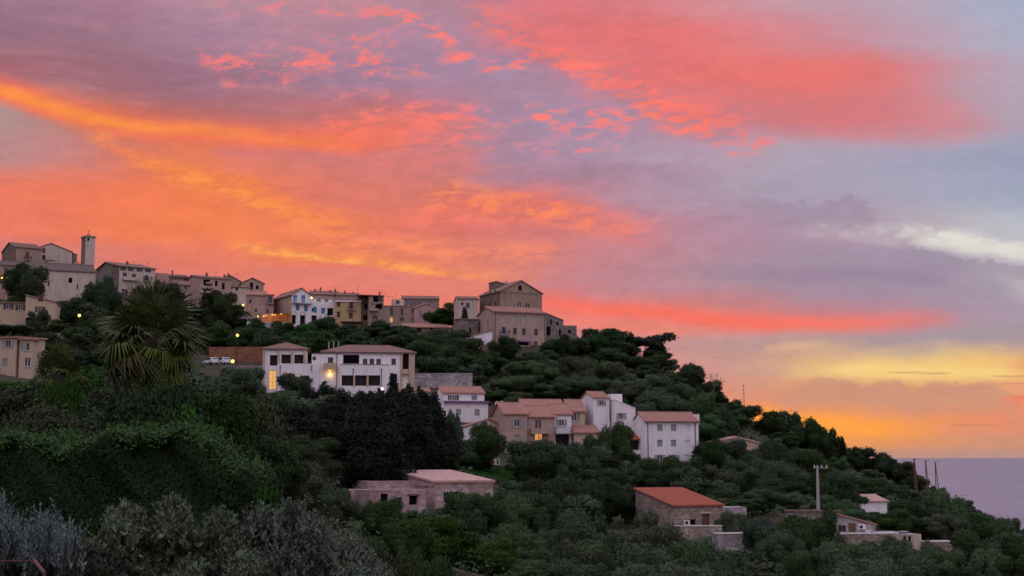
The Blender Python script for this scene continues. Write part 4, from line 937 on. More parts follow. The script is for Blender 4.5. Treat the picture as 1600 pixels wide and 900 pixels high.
h.block(897, 231.5, 700, 676.5, 934, 10, depth=6, roof='gable_x', rise=1.1, wall=BEIGE, tile=TILE, over=.3)
h = Bld('porch_house', 'red-roofed porch with a dark opening and a pale arch, left of the big white block', 'house')
h.block(977, 232, 712, 687, 1012, 10, depth=7, roof='shed_back', rise=2.1, wall=WHITE, tile=TILERED, win=[(995, 695.5, 'room', 2.9, 1.7)], over=.3)
f = h.fac['front']; a, z = f.pix(986, 706); b, _ = f.pix(1010, 706)
q = MB(); n = 10
for k in range(n):
    a0, a1 = math.pi * k / n, math.pi * (k + 1) / n; c_ = (a + b) / 2; rw = (b - a) / 2
    p4 = [(c_ + r * math.cos(t_), z - 1.1 + r * .72 * math.sin(t_)) for r, t_ in ((rw - .35, a0), (rw, a0), (rw, a1), (rw - .35, a1))]
    q.quad(*[f.X(x, .5, zz) for x, zz in p4]); q.quad(*[f.X(x, o, zz) for (x, zz), o in ((p4[1], .01), (p4[2], .01), (p4[2], .5), (p4[1], .5))])
q.build('arch', WHITE, h.root)
h = Bld('white_block', 'three-storey white block with a grid of grey shuttered windows and a hip of red tiles', 'apartment block')
h.block(1009, 229, 726, 659, 1088.5, 10, pxl=986, roof='gable_x', rise=1.55, wall=WHITE, tile=TILE, win=[(x, y, ('shut+whitesh' if x == 1074 else 'shut'), .95, 1.15) for x in (1031, 1052.5, 1074) for y in (668.5, 692.5)] + [(1031, 716, 'win+open', .95, 1.15), (1052.5, 716, 'win+open', .95, 1.15), (1074, 716, 'shut+whitesh', .95, 1.15)],
    left=[(989, 660, 'hole', .5, .8)], over=.22, bury=5)
h.gutter(); h.pipe(1012, 660, 720); h.pipe(1086, 660, 720)
f = h.fac['right']; q = MB(); q.box(.2, h.L2 * .7, -.02, .25, h.z1 - .5, h.z1 + 1.35, f.X); q.build('gable_wall', WHITE, h.root)
h = Bld('beige_cottage', 'beige gabled cottage half hidden by shrubs on the right slope', 'cottage')
h.block(1111, 262, 712, 693.5, 1186, 14, depth=8, roof='gable_y', rise=1.2, wall=BEIGE, tile=TILEPINK, over=.3)
h.chimney(6.6, 3, .9, .45, BEIGE)

# ------------------------------------------------------------------ stone houses in the valley
h = Bld('red_roofed_cottage', 'stone cottage with a bright red tile roof sloping towards us', 'cottage')
h.block(1054, 158, 832, 791.5, 1124, 20, pxl=990, roof='shed_back', rise=1.7, wall=STONE, tile=TILERED, win=[(1103, 812.5, 'door+brown', 1.0, 1.6), (1082.5, 815.5, 'hole', .85, .6)], over=.22, bury=4)
f = h.fac['front']; q = MB(); a, z = f.pix(1103, 802.5); q.box(a - .8, a + .8, .004, .1, z, z + .16, f.X); q.build('lintel', LINTEL, h.root)
a, z = f.pix(1071.5, 816.5); q = MB(); q.box(a - .35, a + .35, .03, .4, z - .28, z + .28, f.X); ac = q.build('air_conditioner', WFRAME, h.root)
q = MB(); q.lathe([(.2, 0), (.2, .02)], (0, 0, 0), 12); q.v = [f.X(a - .08 + x, .402 + zz, z + y) for x, y, zz in q.v]; q.build('fan', IRON, ac)
h.block(1124, 161, 815, 792.5, 1160, 8, depth=3, roof='flat', wall=STONEG, bury=4)
w = Bld('terrace_wall', 'low grey stone terrace wall just below the red-roofed stone cottage', 'wall')
w.block(1050, 153, 838, 823, 1122, 6, depth=1.0, roof=None, wall=STONE, bury=3); q = MB(); q.slab([[w.W(a, b, w.z1 + .1) for a, b in ((-.05, -.05), (w.L1 + .05, -.05), (w.L1 + .05, 1.05), (-.05, 1.05))]], .098); q.build('coping', LINTEL, w.root)
w = Bld('retaining_wall', 'short pale stone retaining wall with a stepped end, right of the red-roofed cottage', 'wall')
w.block(1122, 151, 862, 835, 1166, 10, depth=2.0, roof=None, wall=STONEG, bury=3); q = MB(); q.slab([[w.W(a, b, w.z1 + .1) for a, b in ((-.05, -.05), (w.L1 + .05, -.05), (w.L1 + .05, 2.05), (-.05, 2.05))]], .098); q.build('coping', LINTEL, w.root)
h = Bld('stone_house', 'pinkish unfinished stone house with roofless walls and one long tiled roof', 'house')
h.block(680, 132, 815, 754.5, 771, 26, pxl=622, roof='shed_back', rise=.9, wall=STONEP, tile=TILEPINK, win=[(698, 776, 'hole', .62, .85), (714, 772, 'hole', .5, .5)], over=.18, bury=4)
q = MB(); f = h.fac['left']; q.box(f.W * .05, f.W * .95, .01, .12, h.z1 - .35, h.z1 - .2, f.X); q.build('beam', STONEP, h.root)
def hollow(bl, pxc, Y, pyb, pyt, pxr, yaw, dep, win=(), name='wall', tops=None):
    """roofless walls with thickness"""
    bl.block(pxc, Y, pyb, pyt, pxr, yaw, depth=dep, roof=None, wall=STONEP, win=win, bury=4)
    q = MB(); z = bl.z1; t = .4; X = lambda a, b, zz: bl.W(a, b, zz); L, D = bl.L1, bl.L2
    for a, b, c, d in ((0, L, 0, t), (0, L, D - t, D), (0, t, t, D - t), (L - t, L, t, D - t)): q.box(a - .02, b + .02, c - .02, d + .02, z + .003, z + .12, X)
    q.build('wall_top', STONEP, bl.root)
    q = MB(); q.box(.02, L - .02, .02, D - .02, z - 1.4, z - 1.3, X); q.build('inner_floor', STONEP, bl.root)
hollow(h, 577, 127, 822, 768, 668, 24, 5.5, [(600.5, 784, 'hole', .75, 1.5), (623.5, 785, 'hole', .42, .95), (646, 781, 'hole', .85, 1.0)])
q = MB(); f = h.fac['front']; a, z = f.pix(646, 773.5); q.box(a - .6, a + .6, .004, .06, z - .06, z + .08, f.X); q.build('lintel', WOOD, h.root)
hollow(h, 574, 134, 800, 753.5, 668, 24, 5, [])
hollow(h, 547, 130, 800, 767.5, 577, 10, 4, [])
h = Bld('stone_house', 'brown stone house with a sloping roof edge, dish and air conditioner, under the utility pole', 'house')
h.block(1303, 167, 868, 803.5, 1357, 2, depth=9, roof='shed_right', rise=-1.35, wall=STONEG, tile=TILEOLD, win=[(1315.5, 825.5, 'win+brown', .95, .8), (1331.5, 826, 'door+brown', .9, 1.35)], over=.18, bury=4)
f = h.fac['front']; a, z = f.pix(1345.5, 823); q = MB(); q.box(a - .42, a + .42, .03, .4, z - .3, z + .3, f.X); ac = q.build('air_conditioner', WFRAME, h.root)
q = MB(); q.lathe([(.22, 0), (.22, .02)], (0, 0, 0), 12); q.v = [f.X(a - .1 + x, .402 + zz, z + y) for x, y, zz in q.v]; q.build('fan', IRON, ac)
h.block(1230, 170, 868, 800, 1304, -11, depth=5, roof='flat', parapet=.1, wall=STONED, over=.15, bury=4)
q = MB(); f = h.fac['front']; q.box(-.2, f.W + .1, -.3, .22, h.z1 + .103, h.z1 + .22, f.X); q.build('coping', TILEOLD, h.root)
h.block(1301, 162, 880, 835, 1413, 6, depth=6, roof='flat', parapet=.06, wall=STONE, win=[(1303.5, 854, 'hole', .5, .9)], bury=3)
h.block(1409, 160, 862, 835.5, 1427, 10, depth=2.4, roof='flat', parapet=.05, wall=OFFW, win=[(1414.5, 842, 'win', .55, .8), (1422, 842, 'win', .5, .8)], bury=3)
q = MB(); q.box(.3, 1.0, .5, 1.2, h.z1 + .003, h.z1 + .3, h.W); q.box(.15, 1.15, .35, 1.35, h.z1 + .303, h.z1 + .36, h.W); q.build('chimney', CONC, h.root)
w = Bld('stone_wall', 'thick stone wall block with a flat pale top, right of the dish house terrace', 'wall')
w.block(1444, 160, 880, 846.5, 1484, 8, depth=3, roof='flat', wall=STONE, bury=3)
w = Bld('garden_wall', 'crumbling brown dry stone wall below the dish house, behind dark shrubs', 'wall')
w.block(1246, 158, 880, 864, 1302, 4, depth=.8, roof=None, wall=STONE, bury=3)
q = MB(); q.slab([[w.W(a, b, w.z1 + .1) for a, b in ((-.05, -.05), (w.L1 + .05, -.05), (w.L1 + .05, .85), (-.05, .85))]], .098); q.build('coping', LINTEL, w.root)
h = Bld('small_white_house', 'small white house with a low reddish roof, alone among shrubs on the right slope', 'house')
h.block(1347, 258, 806, 784, 1376, 24, depth=7, roof='gable_x', rise=1.0, wall=WHITE, tile=TILEPINK, over=.35)
w = Bld('retaining_wall', 'long grey stone retaining wall running right from the end of the white villa', 'wall')
w.block(646, 262, 612, 584, 738, -3, depth=.8, roof=None, wall=STONEG, bury=3)
q = MB(); q.slab([[w.W(a, b, w.z1 + .1) for a, b in ((-.05, -.05), (w.L1 + .05, -.05), (w.L1 + .05, .85), (-.05, .85))]], .098); q.build('coping', CONC, w.root)
m = Mt('orange_earth'); p = m.pos(); n1 = noise(p, .8, 6, .65); m.out('Base Color', cmix(smooth(n1, .38, .62), (.30, .135, .065), (.19, .085, .05))); m.out('Roughness', 1.); m.bump(n1, .9, .4); m.done()
w = Bld('retaining_wall', 'orange earth retaining wall behind the parked cars, left of the villa', 'wall')
w.block(326, 305, 566, 543, 414, -6, depth=1.2, roof=None, wall=MATS['orange_earth'], bury=3)
q = MB(); q.slab([[w.W(a, b, w.z1 + .1) for a, b in ((0, 0), (w.L1, 0), (w.L1, 1.2), (0, 1.2))]], .098); q.build('coping', MATS['orange_earth'], w.root)
w = Bld('parapet_wall', 'grey concrete parapet of the car park, in front of the two white cars', 'wall')
w.block(322, 286, 592, 573, 412, -4, depth=.4, roof=None, wall=plaster('grey_render', (.22, .19, .185), None, .7), bury=3)
q = MB(); q.slab([[w.W(a, b, w.z1 + .1) for a, b in ((0, 0), (w.L1, 0), (w.L1, .4), (0, .4))]], .098); q.build('coping', CONC, w.root)
w = Bld('stone_wall', 'grey terrace wall among trees below the church, left of the palm', 'wall')
w.block(50, 262, 545, 521, 106, 8, depth=1, roof=None, wall=STONEG, bury=3)
q = MB(); q.slab([[w.W(a, b, w.z1 + .1) for a, b in ((0, 0), (w.L1, 0), (w.L1, 1), (0, 1))]], .098); q.build('coping', CONC, w.root)

# ------------------------------------------------------------------ foliage
def leaf_quads(P, Nn, size, asp=1.45, seed=0, up=.0):
    """diamond leaves at points P facing roughly Nn -> verts, faces"""
    g = np.random.default_rng(seed); n = len(P)
    nn = Nn + g.normal(0, .62, (n, 3)); nn /= np.linalg.norm(nn, axis=1)[:, None] + 1e-9
    r = g.normal(0, 1, (n, 3)); r[:, 2] += up
    a = np.cross(nn, r); a /= np.linalg.norm(a, axis=1)[:, None] + 1e-9; b = np.cross(nn, a)
    s = size * g.uniform(.6, 1.35, n)[:, None]; A = a * s * asp * .5; B = b * s * .5
    V = np.stack([P - A, P + B * .9 - A * .1, P + A, P - B * .9 - A * .1], 1).reshape(-1, 3)
    return V
def quads_mesh(name, V, mat, N=None):
    nq = len(V) // 4; me = bpy.data.meshes.new(name)
    me.vertices.add(len(V)); me.vertices.foreach_set('co', V.astype(np.float32).ravel())
    me.loops.add(len(V)); me.loops.foreach_set('vertex_index', np.arange(len(V), dtype=np.int32))
    me.polygons.add(nq); me.polygons.foreach_set('loop_start', np.arange(0, len(V), 4, dtype=np.int32)); me.polygons.foreach_set('loop_total', np.full(nq, 4, dtype=np.int32))
    me.update(calc_edges=True); me.materials.append(mat)
    if N is None: N = np.tile([0., -.35, .9], (nq, 1))
    me.attributes.new('clump_normal', 'FLOAT_VECTOR', 'POINT').data.foreach_set('vector', np.repeat(N, 4, axis=0).astype(np.float32).ravel())
    return me
def crown_points(seed, n, dims, style='round'):
    """points through lumpy lobes inside a box of half-widths dims[0], dims[1] and height dims[2]"""
    g = np.random.default_rng(seed); a, b, H = dims
    lobes = []
    if style == 'round':
        k = g.integers(17, 24)
        for i in range(k):
            th = g.uniform(0, 2 * np.pi); rr = g.uniform(.1, .68) ** .8; z = g.uniform(.18, .82); sq = math.sqrt(max(.08, 1 - (max(0, z - .42) / .58) ** 2))
            lobes.append((a * rr * sq * math.cos(th), b * rr * sq * math.sin(th), H * z, g.uniform(.15, .34) * min(a, b), g.uniform(.7, 1.1)))
        lobes.append((0, 0, H * .48, .5 * a, .9))
    elif style == 'olive':
        k = g.integers(18, 26)
        for i in range(k):
            th = g.uniform(0, 2 * np.pi); rr = g.uniform(.2, .75); z = g.uniform(.25, .85)
            sq = math.sqrt(max(.1, 1 - (abs(z - .5) / .55) ** 2)); lobes.append((a * rr * sq * math.cos(th), b * rr * sq * math.sin(th), H * z, g.uniform(.13, .28) * a, g.uniform(.7, 1.2)))
        lobes.append((0, 0, H * .46, .44 * a, .9))
    elif style == 'cypress':                               # broad dark conifer in tiers with a ragged flat top
        for i in range(22):
            z = g.uniform(.06, .74); th = g.uniform(0, 2 * np.pi); w = .8 - .3 * z; rr = g.uniform(.3, w)
            lobes.append((a * rr * math.cos(th), b * rr * math.sin(th), H * z, g.uniform(.16, .27) * a, 1.7))
        for i in range(6):
            th = g.uniform(0, 6.28); rr = g.uniform(0, .5); zt_ = g.uniform(.68, .9)
            for k in range(3): lobes.append((a * rr * math.cos(th), b * rr * math.sin(th), H * (zt_ - .11 * k), (.09 + .07 * k) * a, 1.9))
        for z in (.12, .32, .52): lobes.append((0, 0, H * z, (.62 - .2 * z) * a, 1.1))
    elif style == 'column':
        for i in range(16):
            z = .04 + .9 * i / 15; w = .85 * math.sin(math.pi * min(.97, .28 + .72 * z)) ** .7; th = g.uniform(0, 6.3)
            lobes.append((.18 * a * math.cos(th), .18 * b * math.sin(th), H * z, max(.12, w) * a * .85, 1.5))
    elif style == 'pine':                                  # clouds of needles on spread limbs, gaps between
        for i in range(15):
            z = g.uniform(.36, .9); th = g.uniform(0, 2 * np.pi); rr = g.uniform(.15, .8) * (1.1 - .5 * abs(z - .65) / .4)
            lobes.append((a * rr * math.cos(th), b * rr * math.sin(th), H * z, g.uniform(.16, .3) * a, .8))
        lobes.append((0, 0, H * .8, .36 * a, .8)); lobes.append((0, 0, H * .55, .4 * a, .8))
    elif style == 'shrub':
        for i in range(11):
            th = g.uniform(0, 2 * np.pi); rr = g.uniform(0, .7); z = g.uniform(.05, .62)
            lobes.append((a * rr * math.cos(th), b * rr * math.sin(th), H * z, g.uniform(.3, .46) * a, min(1.1, .8 * H / a)))
    L = np.array(lobes); w = L[:, 3] ** 2; w /= w.sum()
    P = []; N = []; have = 0
    while have < n:
        m_ = int(n * 1.6); k = g.choice(len(L), m_, p=w); d = g.normal(0, 1, (m_, 3)); d[:, 2] += .25; d /= np.linalg.norm(d, axis=1)[:, None]
        q = L[k]; bump = 1 + .16 * np.sin(d[:, 0] * 7 + k * 3) * np.sin(d[:, 1] * 6 + k) + .1 * np.sin(d[:, 2] * 13 + k * 5)
        rad = q[:, 3] * (.5 + .58 * g.uniform(0, 1, m_) ** .6) * bump; spr = g.random(m_) < .09; rad = np.where(spr, rad * g.uniform(1.05, 1.5, m_), rad)
        p = q[:, :3] + d * rad[:, None] * np.stack([np.ones(m_), np.ones(m_), q[:, 4]], 1)
        inside = np.zeros(m_, bool)
        for j in range(len(L)):
            e = (p - L[j, :3]) / (L[j, 3] * np.array([1, 1, L[j, 4]])); inside |= ((e * e).sum(1) < .45) & (k != j)
        ok = ~inside & (p[:, 2] > 0)
        P.append(p[ok]); N.append(d[ok]); have += ok.sum()
    P = np.concatenate(P)[:n]; N = np.concatenate(N)[:n]
    return P, N, L
def norm_box(V, P0, dims):
    lo, hi = np.percentile(P0, 1, axis=0), np.percentile(P0, 99, axis=0)
    c = (lo + hi) / 2; h = (hi - lo) / 2
    V = V.copy(); V[:, 0] = (V[:, 0] - c[0]) / h[0]; V[:, 1] = (V[:, 1] - c[1]) / h[1]; V[:, 2] = V[:, 2] / hi[2]
    return V, (c, h, hi[2])
def trunk_mesh(seed, dims, L, mat, nb, base=.0, rt=.05):
    g = random.Random(seed); c, h, top = nb; q = MB()
    T = lambda x, y, z: ((x - c[0]) / h[0], (y - c[1]) / h[1], z / top)
    H = dims[2]; pts = [(0, 0, -.12 * H), (.02 * H, 0, .18 * H), (.0, .02 * H, .4 * H), (.01 * H, 0, .62 * H)]
    q.tube(pts, [rt * H, rt * .8 * H, rt * .6 * H, rt * .25 * H], 6)
    for j in g.sample(range(len(L)), min(6, len(L))):
        s0_ = pts[g.choice((1, 2))]; e = L[j]; mid = ((s0_[0] + e[0]) / 2, (s0_[1] + e[1]) / 2, (s0_[2] * .4 + e[2] * .6))
        q.tube([s0_, mid, (e[0], e[1], e[2])], [rt * .5 * H, rt * .32 * H, rt * .12 * H], 5)
    q.v = [T(*p) for p in q.v]
    me = bpy.data.meshes.new('trunk'); me.from_pydata(q.v, [], q.f); me.update(); me.materials.append(mat); return me
BARK = plain('bark', (.075, .058, .045), .95, 0, .5, .1)
LM = {
 'oak': leafmat('oak_leaves', (.028, .054, .018), (.050, .084, .030)),
 'olive': leafmat('olive_leaves', (.056, .092, .042), (.090, .130, .064)),
 'cypress': leafmat('cypress_leaves', (.009, .015, .008), (.016, .024, .013), .03),
 'pine': leafmat('pine_needles', (.024, .038, .018), (.046, .062, .030)),
 'shrub': leafmat('shrub_leaves', (.026, .058, .013), (.054, .090, .025), .05),
 'bright': leafmat('bright_leaves', (.020, .074, .008), (.046, .120, .015), .02),
 'brown': leafmat('brownish_leaves', (.026, .040, .014), (.048, .060, .022), .04),
 'lime': leafmat('lime_leaves', (.085, .095, .020), (.120, .125, .035), .05),
}
KINDS_ = {  # style, nominal half width and height (m), leaf size, number of leaves, variants, material
 'oak': ('round', (3.4, 3.4, 5.6), .21, 10500, 6, 'oak'), 'olive': ('olive', (2.8, 2.8, 4.4), .15, 11500, 5, 'olive'),
 'cypress': ('cypress', (3.6, 3.6, 9.0), .18, 24000, 4, 'cypress'), 'column': ('column', (1.0, 1.0, 6.5), .18, 3200, 2, 'cypress'),
 'pine': ('pine', (3.4, 3.4, 8.0), .20, 9000, 3, 'pine'), 'shrub': ('shrub', (2.0, 2.0, 2.1), .14, 5200, 6, 'shrub'),
 'bigoak': ('round', (4.2, 4.2, 7.0), .15, 30000, 4, 'oak'), 'bigolive': ('olive', (3.4, 3.4, 5.0), .105, 38000, 5, 'olive'),
 'bright': ('round', (1.6, 1.6, 2.6), .075, 22000, 2, 'bright'), 'brown': ('round', (2.2, 2.2, 3.0), .085, 26000, 2, 'brown'),
 'lime': ('round', (2.4, 2.4, 3.4), .11, 22000, 1, 'lime'), 'nearoak': ('round', (2.2, 2.2, 3.2), .085, 26000, 2, 'shrub'),
}
PROTO = {}
def proto(kind):
    if kind in PROTO: return PROTO[kind]
    style, dims, leaf, n, nv, mt = KINDS_[kind]; out = []
    for i in range(nv):
        sd = hash_(kind) + i * 17
        P, Nn, L = crown_points(sd, n, dims, style)
        V = leaf_quads(P, Nn, leaf, 1.45, sd + 5)
        V, nb = norm_box(V, P, dims)
        c0 = np.array([0, 0, dims[2] * .45]); rd = (P - c0) / np.array(dims) * np.array([1, 1, 2.]); rd /= np.linalg.norm(rd, axis=1)[:, None] + 1e-6
        cn = Nn + rd * .5 + np.array([0, 0, .15]); cn /= np.linalg.norm(cn, axis=1)[:, None]; cm = quads_mesh('crown', V, LM[mt], cn * np.array(dims)); tm = trunk_mesh(sd, dims, L, BARK, nb, rt=.028 if style != 'shrub' else .03)
        out.append((cm, tm))
    PROTO[kind] = out; return out
def hash_(s): return sum((i + 1) * ord(c) for i, c in enumerate(s)) % 9973
TREES = []
NAME = {'oak': 'oak_tree', 'bigoak': 'oak_tree', 'nearoak': 'leafy_bush', 'olive': 'olive_tree', 'bigolive': 'olive_tree', 'cypress': 'cypress_tree', 'column': 'cypress_tree', 'pine': 'pine_tree', 'shrub': 'shrub', 'bright': 'shrub', 'brown': 'shrub', 'lime': 'shrub'}
WORD = {'oak': 'dark round tree', 'bigoak': 'large dark tree', 'nearoak': 'broad green bush', 'olive': 'grey-green tree', 'bigolive': 'broad grey-green tree', 'cypress': 'near black cypress', 'column': 'narrow pointed cypress', 'pine': 'ragged dark pine', 'shrub': 'low green shrub', 'bright': 'bright green bush', 'brown': 'brownish bush', 'lime': 'yellowish green bush'}
PLUR = lambda w: (w + 'es' if w.endswith(('bush', 'press')) else w + 's')
CATG = {'shrub': 'shrub', 'leafy_bush': 'bush'}
def plan_tree(kind, px, pytop, wpx, Y, hmin=1.5, hmax=13.0, fixed=True):
    p = at(px, pytop, Y); g = gz(p.x, p.y); h = p.z - g
    if h > hmax or h < hmin:
        if not fixed: h = min(max(h, hmin), hmax)
        else:
            if VERB: print('TREE', kind, px, pytop, Y, 'h %.1f' % h)
            h = min(max(h, hmin), 16)
        if p.z - h > g: h = p.z - g                          # never floating
    w = wpx / F * Y
    TREES.append(dict(kind=kind, x=p.x, y=p.y, top=p.z if h > hmin else g + h, g=g, h=h, w=w, px=px, pt=pytop, wpx=wpx, fixed=fixed))
